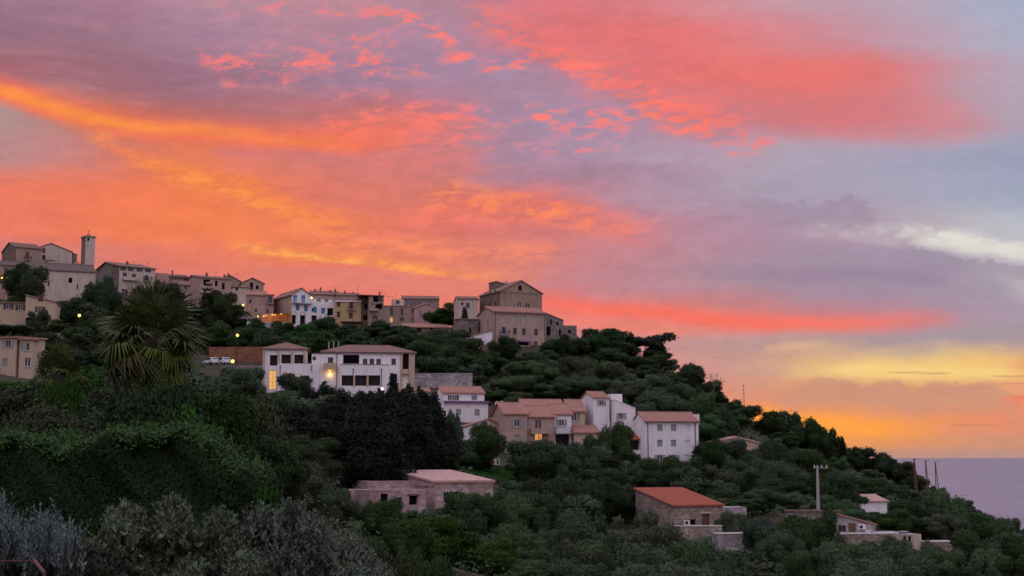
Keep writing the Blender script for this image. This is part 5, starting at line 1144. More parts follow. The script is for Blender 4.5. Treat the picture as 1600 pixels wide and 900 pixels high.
# trees the photograph shows one by one: kind, photo x of the middle, photo y of the top, photo width, metres away
T_ = [
 # left, under and between the village houses
 ('bigoak', 42, 416, 62, 292), ('bigoak', 160, 434, 56, 312), ('olive', 60, 486, 36, 262), ('oak', 112, 468, 60, 292), ('oak', 150, 478, 60, 288), ('oak', 90, 500, 40, 270), ('oak', 20, 508, 60, 255),
 ('oak', 70, 520, 50, 240), ('oak', 115, 515, 70, 235), ('oak', 170, 500, 60, 270), ('shrub', 100, 570, 60, 190), ('oak', 60, 548, 40, 215), ('shrub', 75, 590, 60, 170), ('shrub', 20, 598, 60, 160),
 ('oak', 262, 446, 44, 335), ('oak', 225, 452, 40, 335), ('bigoak', 343, 457, 52, 345), ('oak', 372, 478, 44, 352), ('oak', 318, 480, 40, 345), ('oak', 395, 500, 40, 340), ('oak', 440, 503, 44, 338),
 ('oak', 345, 505, 60, 320), ('oak', 380, 515, 56, 318), ('oak', 425, 514, 60, 312), ('oak', 470, 508, 56, 318), ('oak', 495, 500, 44, 335), ('oak', 515, 496, 50, 338), ('oak', 545, 508, 60, 330), ('oak', 590, 503, 60, 335),
 ('oak', 620, 510, 56, 326), ('oak', 455, 528, 60, 296), ('oak', 510, 520, 60, 300), ('oak', 560, 524, 70, 300), ('oak', 610, 528, 70, 298), ('oak', 655, 522, 60, 300), ('bigoak', 698, 478, 64, 353), ('oak', 715, 485, 40, 352), ('column', 726, 481, 11, 330),
 ('bigoak', 690, 516, 80, 296), ('bigoak', 672, 536, 74, 278), ('bigoak', 722, 530, 70, 282), ('oak', 742, 550, 60, 280), ('bigoak', 788, 528, 46, 300), ('oak', 765, 550, 60, 288), ('oak', 690, 560, 60, 270), ('oak', 730, 572, 60, 268),
 ('oak', 826, 551, 46, 298), ('oak', 852, 548, 40, 302), ('oak', 800, 556, 30, 300),
 # crest, right of the big houses
 ('bigoak', 868, 526, 56, 308), ('oak', 900, 528, 44, 312), ('column', 914, 523, 18, 318), ('bigoak', 945, 515, 72, 325), ('bigoak', 930, 524, 40, 320), ('pine', 982, 526, 46, 330), ('oak', 970, 533, 50, 322), ('column', 986, 521, 16, 325), ('pine', 1026, 523, 52, 330), ('pine', 1030, 548, 36, 326), ('bigoak', 1075, 570, 44, 322), ('bigoak', 1050, 580, 50, 318),
 ('oak', 958, 545, 60, 310), ('oak', 1010, 556, 60, 312), ('oak', 1000, 572, 60, 306), ('oak', 1112, 596, 36, 330), ('oak', 1124, 612, 24, 332), ('oak', 1095, 590, 44, 322),
 ('bigolive', 830, 566, 76, 278), ('bigolive', 880, 560, 80, 284), ('bigolive', 930, 566, 84, 280), ('bigolive', 905, 588, 70, 268), ('bigolive', 800, 588, 66, 262), ('bigolive', 775, 610, 54, 256), ('bigolive', 1000, 586, 80, 285), ('bigolive', 1055, 602, 66, 288),
 ('bigolive', 1035, 612, 74, 262), ('bigolive', 1090, 616, 66, 275), ('olive', 1010, 620, 50, 258), ('bigolive', 960, 596, 60, 275), ('olive', 855, 598, 70, 262), ('olive', 1120, 640, 60, 270), ('bigolive', 1095, 650, 70, 262), ('oak', 1140, 640, 56, 300),
 ('oak', 1165, 632, 44, 322), ('oak', 1200, 644, 44, 326), ('oak', 1232, 650, 36, 332), ('oak', 1246, 648, 30, 330), ('oak', 1275, 664, 36, 332), ('oak', 1294, 672, 28, 334), ('oak', 1345, 701, 46, 338), ('oak', 1374, 709, 46, 338), ('oak', 1402, 719, 44, 338), ('oak', 1428, 735, 44, 336), ('oak', 1218, 645, 50, 330), ('oak', 1262, 657, 44, 332), ('oak', 1312, 685, 36, 334), ('oak', 1150, 626, 40, 326), ('column', 1317, 684, 10, 330), ('oak', 1330, 700, 30, 334),
 # villa garden and the dark cypresses
 ('bigolive', 372, 577, 82, 218), ('bigoak', 470, 586, 64, 234), ('bigolive', 462, 612, 60, 205), ('column', 614, 588, 22, 225), ('column', 656, 608, 20, 222), ('cypress', 508, 606, 90, 185), ('cypress', 575, 615, 90, 180), ('cypress', 540, 620, 90, 150), ('cypress', 618, 616, 90, 172), ('cypress', 665, 618, 86, 176),
 ('cypress', 640, 640, 100, 150), ('cypress', 465, 640, 100, 140), ('cypress', 500, 652, 110, 152), ('column', 690, 640, 30, 196), ('column', 672, 616, 26, 205), ('column', 640, 604, 24, 206), ('column', 595, 612, 24, 200), ('column', 560, 619, 28, 188), ('column', 705, 662, 26, 190), ('cypress', 585, 650, 110, 140), ('cypress', 430, 655, 90, 130), ('cypress', 655, 690, 90, 165), ('cypress', 540, 690, 90, 158), ('cypress', 600, 690, 80, 160),
 ('bigolive', 708, 646, 26, 216), ('bigoak', 756, 664, 66, 206), ('bigoak', 840, 690, 90, 196), ('bigoak', 958, 664, 56, 216), ('oak', 930, 684, 40, 214), ('oak', 720, 690, 50, 200), ('oak', 700, 705, 40, 190),
 ('bigolive', 905, 698, 84, 200), ('bigolive', 875, 712, 60, 196), ('oak', 980, 700, 46, 212), ('olive', 995, 722, 50, 200), ('bigoak', 1040, 716, 72, 196), ('oak', 1085, 716, 50, 206), ('column', 1092, 700, 16, 222), ('bigoak', 1108, 690, 50, 228), ('olive', 1075, 735, 60, 190),
 # valley
 ('bigolive', 470, 730, 90, 88), ('bigolive', 420, 745, 100, 70), ('bigolive', 505, 762, 70, 92), ('bigolive', 540, 806, 60, 100), ('olive', 652, 796, 50, 118), ('bigolive', 700, 796, 80, 112), ('bigolive', 745, 772, 90, 112), ('bigolive', 790, 778, 80, 118), ('bigolive', 830, 770, 80, 126), ('bigoak', 850, 752, 70, 150),
 ('bigoak', 890, 748, 70, 160), ('bigoak', 935, 752, 80, 165), ('oak', 975, 760, 50, 170), ('olive', 1010, 800, 46, 148), ('bigolive', 870, 806, 90, 104), ('bigolive', 810, 822, 80, 98), ('bigolive', 925, 822, 100, 98), ('bigolive', 975, 832, 90, 104), ('bigolive', 1030, 826, 110, 106),
 ('bigolive', 1085, 848, 90, 100), ('bigolive', 1060, 854, 90, 96), ('bigolive', 650, 822, 90, 86), ('bigolive', 745, 838, 70, 90), ('oak', 780, 850, 70, 90), ('bigolive', 900, 850, 90, 88), ('bigolive', 1000, 860, 90, 90), ('bigolive', 840, 860, 80, 84), ('bigolive', 1150, 872, 70, 96), ('lime', 705, 850, 130, 62),
 ('bigolive', 1142, 802, 40, 157), ('bigolive', 1192, 812, 56, 150), ('olive', 1210, 830, 60, 148), ('bigoak', 1270, 800, 80, 152), ('bigoak', 1235, 808, 50, 156), ('bigolive', 1215, 838, 70, 126), ('bigolive', 1330, 850, 90, 122), ('bigolive', 1385, 846, 90, 128), ('bigolive', 1430, 848, 70, 136), ('bigolive', 1480, 862, 80, 128), ('bigolive', 1290, 860, 70, 112), ('bigolive', 1240, 862, 60, 112),
 ('bigoak', 1530, 832, 90, 150), ('bigoak', 1575, 846, 80, 150), ('bigolive', 1550, 862, 80, 126), ('oak', 1505, 850, 60, 150), ('bigolive', 1410, 872, 90, 108), ('bigolive', 1350, 876, 90, 104), ('bigoak', 1590, 870, 70, 118),
 ('bigoak', 1432, 784, 84, 205), ('bigolive', 1165, 690, 60, 236), ('bigoak', 1200, 692, 60, 240), ('bigolive', 1170, 720, 70, 216), ('bigolive', 1225, 722, 80, 226), ('bigoak', 1260, 706, 60, 250), ('olive', 1130, 730, 60, 205), ('bigolive', 1120, 752, 60, 190), ('bigoak', 1215, 752, 80, 200), ('bigolive', 1180, 766, 70, 182), ('bigolive', 1245, 772, 60, 190), ('oak', 1150, 780, 60, 180),
 ('bigoak', 1310, 740, 70, 225), ('bigolive', 1305, 776, 60, 195), ('bigoak', 1352, 748, 66, 275), ('bigolive', 1322, 796, 50, 190), ('oak', 1412, 768, 44, 215), ('bigolive', 1470, 770, 70, 225), ('bigoak', 1500, 800, 80, 200), ('bigolive', 1460, 806, 80, 185), ('bigolive', 1550, 812, 70, 215), ('olive', 1372, 806, 36, 195), ('olive', 1346, 804, 26, 200),
 # near garden, left: big bushes in front of the palm
 ('brown', 40, 612, 170, 44), ('brown', 150, 618, 140, 40), ('nearoak', 300, 600, 150, 46), ('nearoak', 230, 640, 150, 36), ('nearoak', 380, 622, 120, 52), ('brown', 90, 640, 190, 32), ('bright', 240, 676, 130, 25), ('bright', 320, 664, 120, 27), ('bright', 130, 684, 120, 24), ('bright', 30, 686, 110, 24), ('nearoak', 330, 620, 110, 40), ('bright', 385, 715, 90, 27), ('nearoak', 430, 690, 90, 44), ('bright', 345, 740, 90, 22), ('nearoak', 200, 600, 110, 50), ('nearoak', 120, 585, 90, 60), ('nearoak', 405, 745, 70, 30), ('nearoak', 600, 838, 70, 44), ('nearoak', 612, 866, 70, 22), ('nearoak', 668, 874, 70, 25), ('nearoak', 235, 608, 140, 34.5), ('nearoak', 92, 598, 80, 34), ('nearoak', 640, 862, 80, 36), ('nearoak', 575, 858, 70, 30), ('nearoak', 690, 878, 90, 40), ('nearoak', 760, 872, 90, 50), ('bigolive', 530, 822, 60, 56), ('bigolive', 592, 824, 60, 70), ('bigolive', 820, 878, 90, 62), ('bigolive', 900, 880, 90, 70), ('bigolive', 1060, 886, 90, 78), ('bigolive', 1180, 884, 80, 90), ('bigolive', 980, 884, 90, 74), ('bigolive', 1120, 890, 80, 82),
]
for a in T_: plan_tree(*a)
# the rest of the slope: scattered trees where the photograph shows only foliage
SKY_PTS = [(-200,470),(250,470),(420,505),(700,520),(860,535),(905,535),(930,528),(1000,530),(1050,545),(1085,585),(1130,622),(1180,638),(1250,660),(1300,684),(1350,702),(1400,722),(1450,752),(1520,790),(1600,828),(1750,900)]
def skyline(px): return float(np.interp(px, [p[0] for p in SKY_PTS], [p[1] for p in SKY_PTS]))
KEEP = [  # photo rectangles that stay clear of scattered trees standing nearer than the given distance
 (0,370,340,475,400),(0,455,92,516,300),(0,518,56,600,230),(400,440,910,512,400),(626,500,706,528,345),(716,470,905,560,330),(320,555,412,585,310),(300,538,412,570,310),(408,533,652,622,262),(646,582,738,610,268),(676,602,768,700,250),(766,625,1092,726,250),(740,722,796,746,215),(1108,683,1188,708,270),
 (545,735,775,815,140),(985,758,1165,826,170),(1120,832,1170,862,156),(1228,796,1488,868,180),(1340,768,1398,800,262),(1270,726,1286,800,190),(360,515,380,572,300)]
g = np.random.default_rng(5); cand = []
for Y in np.arange(70, 372, 13.0):
    X0, X1 = at(-60, 700, Y).x, at(1660, 700, Y).x
    for X in np.arange(X0, X1, 7.8 if Y > 150 else 7.2): cand.append((X + g.uniform(-3.5, 3.5), Y + g.uniform(-5, 5)))
for X, Y in cand:
    z = gz(X, Y); kind = g.choice(['oak', 'olive', 'oak', 'olive', 'bigoak', 'bigolive', 'shrub']); h = {'shrub': 2.0}.get(kind, g.uniform(3.4, 5.6)); w = h * g.uniform(1.05, 1.45) if kind != 'shrub' else g.uniform(3, 5)
    px, pt = proj(X, Y, z + h)
    if px > 1090 and Y > 200 and kind != 'shrub': h *= .72; w = h * g.uniform(1.2, 1.7); px, pt = proj(X, Y, z + h)
    _, pb = proj(X, Y, z); wp = w / Y * F
    if px < 430 and pb > 610: continue
    sk = skyline(px) + 2
    if pt < sk:
        h -= (sk - pt) / F * Y
        if h < 1.6: continue
        w = min(w, h * 1.6); px, pt = proj(X, Y, z + h); wp = w / Y * F
    bad = False
    for x0, y0, x1, y1, yr in KEEP:
        if Y < yr and px + wp * .5 > x0 and px - wp * .5 < x1 and pt < y1 - 3 and pb > y0: bad = True; break
    if bad: continue
    if any(t['fixed'] and abs(t['y'] - Y) < 12 and abs(t['px'] - px) < .3 * (t['wpx'] + wp) and abs(t['pt'] - pt) < 24 for t in TREES): continue
    TREES.append(dict(kind=kind, x=X, y=Y, top=z + h, g=z, h=h, w=w, px=px, pt=pt, wpx=wp, fixed=False))
# leave out what nothing of could be seen: hidden behind nearer crowns
for t in TREES:
    _, t['pb'] = proj(t['x'], t['y'], t['top'] - t['h'])
order = sorted(TREES, key=lambda t: t['y']); kept = []
for t in order:
    hid = 0; smp = [(t['px'] + t['wpx'] * .45 * a, t['pt'] + (t['pb'] - t['pt']) * b) for a in (-.85, -.4, 0, .4, .85) for b in (.08, .3, .55, .8)]
    for x, y in smp:
        if not (0 <= x <= 1600 and 0 <= y <= 900): hid += 1; continue
        for k in kept:
            cx_, cy_ = k['px'], (k['pt'] + k['pb']) / 2
            if ((x - cx_) / (k['wpx'] * .46)) ** 2 + ((y - cy_) / ((k['pb'] - k['pt']) * .47)) ** 2 < 1: hid += 1; break
    if hid >= len(smp) - (1 if t['fixed'] else 3): continue
    kept.append(t)
TREES = kept
MARKS = [  # places a label can name
 ('the bell tower', 133, 400), ('the long pink church', 80, 445), ('the shuttered beige house', 45, 485), ('the left-edge house', 25, 560), ('the fan palm', 235, 530), ('the cream balcony house', 210, 435), ('the monkey puzzle tree', 325, 450), ('the blue-shuttered house', 470, 482), ('the restaurant terrace', 425, 495), ('the two white cars', 338, 566), ('the yellow house', 543, 486), ('the long low building', 665, 515), ('the square pale house', 732, 482), ('the wide tan house', 812, 515), ('the ruined stone house', 880, 515), ('the bare dead tree', 1118, 590),
 ('the villa stair window', 426, 592), ('the middle of the villa', 530, 580), ('the villa garages', 580, 600), ('the grey retaining wall', 690, 597), ('the purple awning house', 728, 635), ('the balcony apartment', 840, 670), ('the white tower house', 950, 640), ('the white three-storey block', 1045, 690), ('the beige cottage', 1148, 696), ('the thin mast', 1162, 615), ('the small white house', 1368, 786), ('the utility pole', 1278, 762), ('the three slender masts', 1445, 735), ('the unfinished stone house', 660, 780), ('the red-roofed cottage', 1060, 795), ('the dish house terrace', 1365, 840), ('the short stepped wall', 1145, 848), ('the clipped hedge', 190, 740), ('the silver shrub', 55, 800), ('the low sea horizon', 1560, 720), ('the grassy lawn', 768, 735), ('the flat-topped wall block', 1464, 855), ('the bottom edge', 950, 895)]
groups = {}
for t in TREES:
    cx_, cy_ = t['px'], (t['pt'] + min(t['pb'], t['pt'] + 90)) / 2
    nm, mx_, my_ = min(MARKS, key=lambda q: math.hypot(q[1] - cx_, (q[2] - cy_) * 1.2))
    dx_, dy_ = cx_ - mx_, cy_ - my_
    rel = ('right of' if dx_ > 0 else 'left of') if abs(dx_) > abs(dy_) * 1.2 else ('below' if dy_ > 0 else 'above')
    groups.setdefault((WORD[t['kind']], rel, nm), []).append(t)
ORD = ['first', 'second', 'third', 'fourth', 'fifth', 'sixth', 'seventh', 'eighth', 'ninth', 'tenth', 'eleventh', 'twelfth', 'thirteenth', 'fourteenth', 'fifteenth', 'sixteenth', 'seventeenth', 'eighteenth', 'nineteenth', 'twentieth']
for (w_, rel, nm), ts in groups.items():
    ts.sort(key=lambda t: t['px'])
    for i, t in enumerate(ts):
        if len(ts) == 1: t['label'] = f'{w_} standing just {rel} {nm}'
        elif len(ts) == 2: t['label'] = f"{'left-hand' if i == 0 else 'right-hand'} one of two {PLUR(w_)} {rel} {nm}"
        else: t['label'] = f"{ORD[min(i, 19)]} from the left of the {PLUR(w_)} {rel} {nm}"
g = np.random.default_rng(3)
for t in TREES:
    pr = proto(t['kind']); cm, tm = pr[g.integers(len(pr))]; nm = NAME[t['kind']]
    r = empty(nm, (t['x'], t['y'], t['top'] - t['h']), t['label'], CATG.get(nm, 'tree'), {'oak_tree': 'dark trees on the slope', 'olive_tree': 'grey green trees on the slope', 'cypress_tree': 'cypresses below the villa', 'pine_tree': 'pines on the crest'}.get(nm, 'bushes in the gardens'))
    r.scale = (t['w'] / 2, t['w'] / 2 * g.uniform(.85, 1.15), t['h']); r.rotation_euler = (0, 0, g.uniform(0, 6.28) if t['kind'] not in ('column',) else 0)
    for n_, me in (('crown', cm), ('trunk', tm)):
        o = bpy.data.objects.new(n_, me); COL.objects.link(o); o.parent = r
if VERB: print('TREES', len(TREES), {k: sum(t['kind'] == k for t in TREES) for k in KINDS_})

# undergrowth that fills the slope between the trees
g = np.random.default_rng(8); ux, uy = [], []
for n, y0, y1 in ((14000, 12, 60), (26000, 60, 190), (52000, 190, 375)):
    yq = g.uniform(y0, y1, n); ux.append(yq * g.uniform(-.41, .41, n)); uy.append(yq)
ux, uy = np.concatenate(ux), np.concatenate(uy)
clump = np.sin(ux * .31 + uy * .11) * np.sin(uy * .27 - ux * .07) + g.normal(0, .5, len(ux)); ok = clump > -.35
ux, uy = ux[ok], uy[ok]; uz = ground(ux, uy); hh = np.abs(g.normal(0, .55, len(ux))) * np.clip(uy / 70, .3, 1) + .05
rect = np.zeros(len(ux), bool)
pxq, pyq = proj(ux, uy, uz + hh)
for x0, y0, x1, y1, yr in KEEP:
    rect |= (pxq > x0 - 2) & (pxq < x1 + 2) & (pyq > y0 - 2) & (pyq < y1) & (uy < yr)
ux, uy, uz, hh = ux[~rect], uy[~rect], uz[~rect], hh[~rect]
V = leaf_quads(np.stack([ux, uy, uz + hh], 1), np.tile([0, -.3, .8], (len(ux), 1)), (np.where(uy < 60, .0024, .0034) * np.maximum(uy, 26))[:, None], 1.4, 4)
LMU = leafmat('undergrowth_leaves', (.024, .038, .015), (.050, .064, .030), .04)
o = bpy.data.objects.new('undergrowth', quads_mesh('undergrowth', V, LMU)); COL.objects.link(o); tag(o, 'dark green undergrowth and scrub covering the slope between the trees', 'undergrowth', None, 'stuff')

# ------------------------------------------------------------------ near garden plants
def strap(q, p0, p1, p2, w, side):
    """narrow blade through three points, tapering to the tip"""
    i = len(q.v); s_ = Vector(side).normalized()
    for p, k in ((p0, .35), (p1, 1.0), (p2, .04)):
        p = Vector(p); q.v += [tuple(p - s_ * (w * k / 2)), tuple(p + s_ * (w * k / 2))]
    q.f += [(i, i + 1, i + 3, i + 2), (i + 2, i + 3, i + 5, i + 4)]
PALMG = leafmat('palm_leaf', (.062, .088, .022), (.115, .140, .042), .03, .55, 0)
PALMD = leafmat('dry_palm_leaf', (.10, .088, .04), (.15, .135, .07), .03, .7, 0)
def fan_frond(seed, pet=.95, rad=.95, nb=26, droop=.3):
    g = random.Random(seed); q = MB()
    q.tube([(0, 0, 0), (pet * .5, 0, .03), (pet, 0, 0)], [.022, .016, .012], 5)
    for k in range(nb):
        a = R(-122 + 244 * k / (nb - 1)) + g.uniform(-.04, .04); L = rad * (1 - .28 * abs(a) / 2.1) * g.uniform(.88, 1.08)
        d = Vector((math.cos(a), math.sin(a), .28 * math.cos(a * .5) + g.uniform(-.05, .05)))
        p1 = Vector((pet, 0, 0)) + d * (L * .55); p2 = Vector((pet, 0, 0)) + d * L + Vector((0, 0, -droop * L * g.uniform(.5, 1.6)))
        strap(q, (pet, 0, 0), p1, p2, .078 * rad, (-math.sin(a), math.cos(a), g.uniform(-.5, .5)))
    return q
FR = []
for k in range(5):
    q = fan_frond(40 + k, .95, .95, 28, (.16, .28, .45, .6, .8)[k]); me = bpy.data.meshes.new('frond'); me.from_pydata(q.v, [], q.f); me.update(); me.materials.append(PALMG if k < 4 else PALMD); FR.append(me)
def fan_palm(px, py, Y, size, n, label, seed, lo=-55):
    g = random.Random(seed); c = at(px, py, Y); gz_ = gz(c.x, c.y)
    r = empty('fan_palm', (c.x, c.y, gz_), label, 'palm', 'fan palms in the garden')
    q = MB(); H = c.z - gz_; n_ = 10
    q.tube([(c.x, c.y, gz_ - .3)] + [(c.x + .02 * math.sin(k), c.y, gz_ + H * k / n_) for k in range(1, n_ + 1)], [.2] + [.17 + .025 * (k % 2) for k in range(n_)], 9); q.build('trunk', BARK, r, False)
    for k in range(n):
        t = (k + .5) / n; el = 86 - (86 - lo) * t ** .8; az = k * 137.5 + g.uniform(-14, 14)
        v = 0 if el > 55 else 1 if el > 20 else 2 if el > -10 else 3
        if el < -25 and g.random() < .4: v = 4
        o = bpy.data.objects.new('frond', FR[v]); COL.objects.link(o); o.parent = r
        o.location = (0, 0, H - .28 * t); sc = size * g.uniform(.8, 1.1); o.scale = (sc, sc, sc)
        o.rotation_euler = (Matrix.Rotation(R(az), 3, 'Z') @ Matrix.Rotation(-R(el), 3, 'Y') @ Matrix.Rotation(R(g.uniform(-35, 35)), 3, 'X')).to_euler()
    return r
fan_palm(238, 528, 38, .93, 66, 'large fan palm with drooping lower fronds, rising over the garden bushes', 3)
fan_palm(92, 578, 37, .5, 30, 'small spiky fan palm with upright fronds, left of the big one', 9, -10)

# clipped hedge
def leafy(P, N, size, seed, asp=1.6): return leaf_quads(P, N, size, asp, seed)
g = np.random.default_rng(21)
HL = leafmat('hedge_leaves', (.012, .040, .004), (.030, .078, .009), .02)
A_, B_ = at(-60, 700, 18.5), at(400, 700, 17.4)
n = 120000; u = g.uniform(0, 1, n); hx = A_.x + (B_.x - A_.x) * u; hy0 = A_.y + (B_.y - A_.y) * u
htop = .17 + .09 * np.sin(hx * 2.3) + .06 * np.sin(hx * 5.7 + 1) + .04 * np.sin(hx * 13. + 2) - .5 * np.clip((u - .78) / .22, 0, 1) ** 2
gz0 = ground(hx, hy0); topk = g.random(n) < .34
hz = np.where(topk, htop + g.normal(0, .045, n), gz0 + (htop - gz0) * g.uniform(0, 1, n) ** .8)
hy = np.where(topk, hy0 + g.uniform(0, 1.7, n), hy0 + np.abs(g.normal(0, .12, n)) + .16 * np.sin(hx * 3.7 + hz * 2.1) * np.sin(hz * 4.1 + hx) + .07 * np.sin(hx * 11 + hz * 9))
hz = hz + np.where((g.random(n) < .06) & topk, g.uniform(0, .22, n), 0)
P = np.stack([hx, hy, hz], 1); N = np.where(topk[:, None], [0, -.2, 1.0], [0, -1.0, .25])
hr = empty('hedge', (0, 18.5, gz(-4, 18)), 'clipped dark green hedge with a brighter green top, behind the silver shrubs', 'hedge')
HG = leafmat('fresh_hedge_leaves', (.020, .062, .005), (.044, .108, .010), .02)  # brighter green leaves in a thin layer along the hedge top
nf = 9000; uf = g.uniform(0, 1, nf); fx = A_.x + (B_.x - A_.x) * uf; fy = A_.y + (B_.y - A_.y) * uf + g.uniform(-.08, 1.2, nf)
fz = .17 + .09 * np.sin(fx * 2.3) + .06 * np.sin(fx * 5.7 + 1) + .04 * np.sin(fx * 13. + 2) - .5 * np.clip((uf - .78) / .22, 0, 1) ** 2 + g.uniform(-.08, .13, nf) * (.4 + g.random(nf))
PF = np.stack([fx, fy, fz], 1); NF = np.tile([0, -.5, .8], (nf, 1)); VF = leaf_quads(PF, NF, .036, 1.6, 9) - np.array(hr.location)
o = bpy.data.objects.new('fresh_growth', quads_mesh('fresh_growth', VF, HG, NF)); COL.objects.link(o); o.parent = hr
V = leaf_quads(P, N, .032, 1.5, 3); V[:, 1] -= hr.location.y; V[:, 2] -= hr.location.z
o = bpy.data.objects.new('foliage', quads_mesh('foliage', V, HL, N)); COL.objects.link(o); o.parent = hr
q = MB(); dX = (B_.x - A_.x); X = lambda a, b, z: (A_.x + dX * a, A_.y + (B_.y - A_.y) * a + b, z)
for k in range(12): q.tube([X((k + .5) / 12, .7, gz(X((k + .5) / 12, 0, 0)[0], 18) - .1), X((k + .5) / 12, .72, -.25)], [.04, .02], 6)
q.build('stem', BARK, hr, False)

TWIG = plain('twig_bark', (.035, .034, .026), .95, 0, .4, .1)
# shrubs made of leafy shoots
def shoot_shrub(name, label, cat, top, Y, depth, nsh, mat, leaf, seed, bottom=920, stems=True, upright=.75, length=.35, lw=.42, per=26, group='shrubs at the bottom left edge'):
    """top: photo polyline of the upper outline at distance Y"""
    g = np.random.default_rng(seed); x0, x1 = top[0][0], top[-1][0]
    nc = max(20, int(abs(x1 - x0) * (bottom - 780) / 1150)); cx_ = g.uniform(x0, x1, nc); cf = g.random(nc) ** 1.1; cd = g.uniform(-.5, .5, nc) * depth * .6   # leafy clumps
    ct = np.interp(cx_, [p[0] for p in top], [p[1] for p in top]); cy_ = ct + 8 + (bottom - ct) * cf * .95
    ci = g.integers(0, nc, nsh); dv = g.normal(0, 1, (nsh, 3)); dv /= np.linalg.norm(dv, axis=1)[:, None]; rr = g.uniform(.5, 1, nsh)
    sz = g.uniform(.75, 1.3, nc)[ci]; pxs = cx_[ci] + dv[:, 0] * 30 * rr * sz; py = cy_[ci] - dv[:, 2] * 22 * rr * sz
    tp = np.interp(pxs, [p[0] for p in top], [p[1] for p in top]); py = np.maximum(py, tp + g.normal(-5, 8, nsh))
    dep = Y + cd[ci] + depth * .3 * (1 - cf[ci]) + dv[:, 1] * .13 * rr * sz
    r = at((x0 + x1) / 2, bottom, Y); root = empty(name, (r.x, r.y, gz(r.x, r.y)), label, cat, group); ox = np.array(root.location)
    Vs = []; q = MB()
    for i in range(nsh):
        t_ = np.array(at(pxs[i], py[i], dep[i])); ln = length * g.uniform(.6, 1.3)
        d = np.array([g.normal(0, .3) + dv[i, 0] * .5, g.normal(-.1, .3) + dv[i, 1] * .4, upright + g.normal(0, .18)]); d /= np.linalg.norm(d)
        bend = np.array([g.normal(0, .12), g.normal(0, .12), -.05]) * ln
        m_ = per; k = g.uniform(0, 1, m_); base = t_ - d * ln
        pts = base + np.outer(k, d * ln) + np.outer(4 * k * (1 - k), bend)
        ang = g.uniform(0, 6.28, m_); side = np.stack([np.cos(ang), np.sin(ang), g.normal(.45, .25, m_)], 1)
        ld = side + d * 1.0; ld /= np.linalg.norm(ld, axis=1)[:, None]
        s_ = leaf * g.uniform(.6, 1.25, m_)[:, None] * (1.1 - .5 * k)[:, None]
        b = np.cross(ld, g.normal(0, 1, (m_, 3))); b /= np.linalg.norm(b, axis=1)[:, None]
        Vs.append(np.stack([pts, pts + ld * s_ * .45 + b * s_ * lw * .5, pts + ld * s_, pts + ld * s_ * .45 - b * s_ * lw * .5], 1).reshape(-1, 3))
        if i % 5 == 0: q.tube([tuple(base - d * ln * .6 - np.array([0, 0, .05])), tuple((base + t_) / 2 + bend), tuple(t_)], [.006, .004, .0015], 4, False)
    V = np.concatenate(Vs) - ox
    o = bpy.data.objects.new('foliage', quads_mesh('foliage', V, mat)); COL.objects.link(o); o.parent = root
    for k in range(9):
        xs_ = x0 + (x1 - x0) * (k + .5) / 9; ys_ = float(np.interp(xs_, [p[0] for p in top], [p[1] for p in top])); t_ = at(xs_, ys_ + .6 * (bottom - ys_) + 12, Y + .3); q.tube([(r.x + (t_.x - r.x) * .3, r.y + .4 + .05 * (k % 3), root.location.z - .1), tuple(t_)], [.022, .008], 5, False)
    q.build('stem', TWIG, root, False)
    return root
SILV = leafmat('silver_leaves', (.105, .150, .138), (.195, .245, .225), .03, .6, 0)
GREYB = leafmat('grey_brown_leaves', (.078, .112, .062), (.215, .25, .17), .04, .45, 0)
GREYG = leafmat('grey_green_leaves', (.074, .116, .074), (.20, .25, .185), .04, .45, 0)
GREYD = leafmat('shaded_shrub_leaves', (.026, .034, .022), (.060, .068, .048), .05, .5, 0)  # leaf colour darkened to stand for the shade under the silver shrub
shoot_shrub('silver_shrub', 'silver blue shrub with stiff upright sprays, in the bottom left corner', 'shrub', [(-40, 772), (0, 765), (20, 776), (50, 782), (80, 772), (104, 778), (112, 800)], 7.0, .8, 430, SILV, .030, 31, upright=1.4, length=.18, lw=.28, per=34, bottom=835)
shoot_shrub('leathery_shrub', 'brownish grey-green shrub with small leathery leaves, in front of the clipped hedge', 'shrub', [(96, 850), (120, 806), (160, 782), (210, 770), (260, 766), (310, 786), (350, 784), (390, 790)], 9.0, 1.5, 2000, GREYB, .046, 32, length=.22, per=22, lw=.42, upright=.6)
shoot_shrub('leathery_shrub', 'bluish grey-green leafy shrub at the bottom edge, right of the brownish shrub', 'shrub', [(340, 800), (390, 772), (430, 768), (475, 770), (520, 792), (560, 838), (590, 872), (610, 900)], 9.4, 1.5, 1800, GREYG, .048, 33, length=.24, per=22, lw=.42, upright=.6)
shoot_shrub('leathery_shrub', 'low shrub with leaves coloured as shade, between silver shrub and brownish shrub', 'shrub', [(-40, 838), (30, 840), (90, 832), (130, 846), (190, 876)], 7.3, .8, 520, GREYD, .04, 34, length=.2, per=20, lw=.5, upright=.5)
# rusty rail corner
a, b, c, d = at(-40, 877, 3.2), at(54, 876, 3.2), at(69, 895, 3.05), at(70, 960, 3.05)
q = MB(); q.tube([a, b], .0012, 6); q.tube([b, c], .0042, 6); q.tube([c, d], .004, 6)
e = q.build('frame_rail', RUST, None, False); tag(e, 'thin rusty metal rail with a bent corner at the bottom left', 'rail')

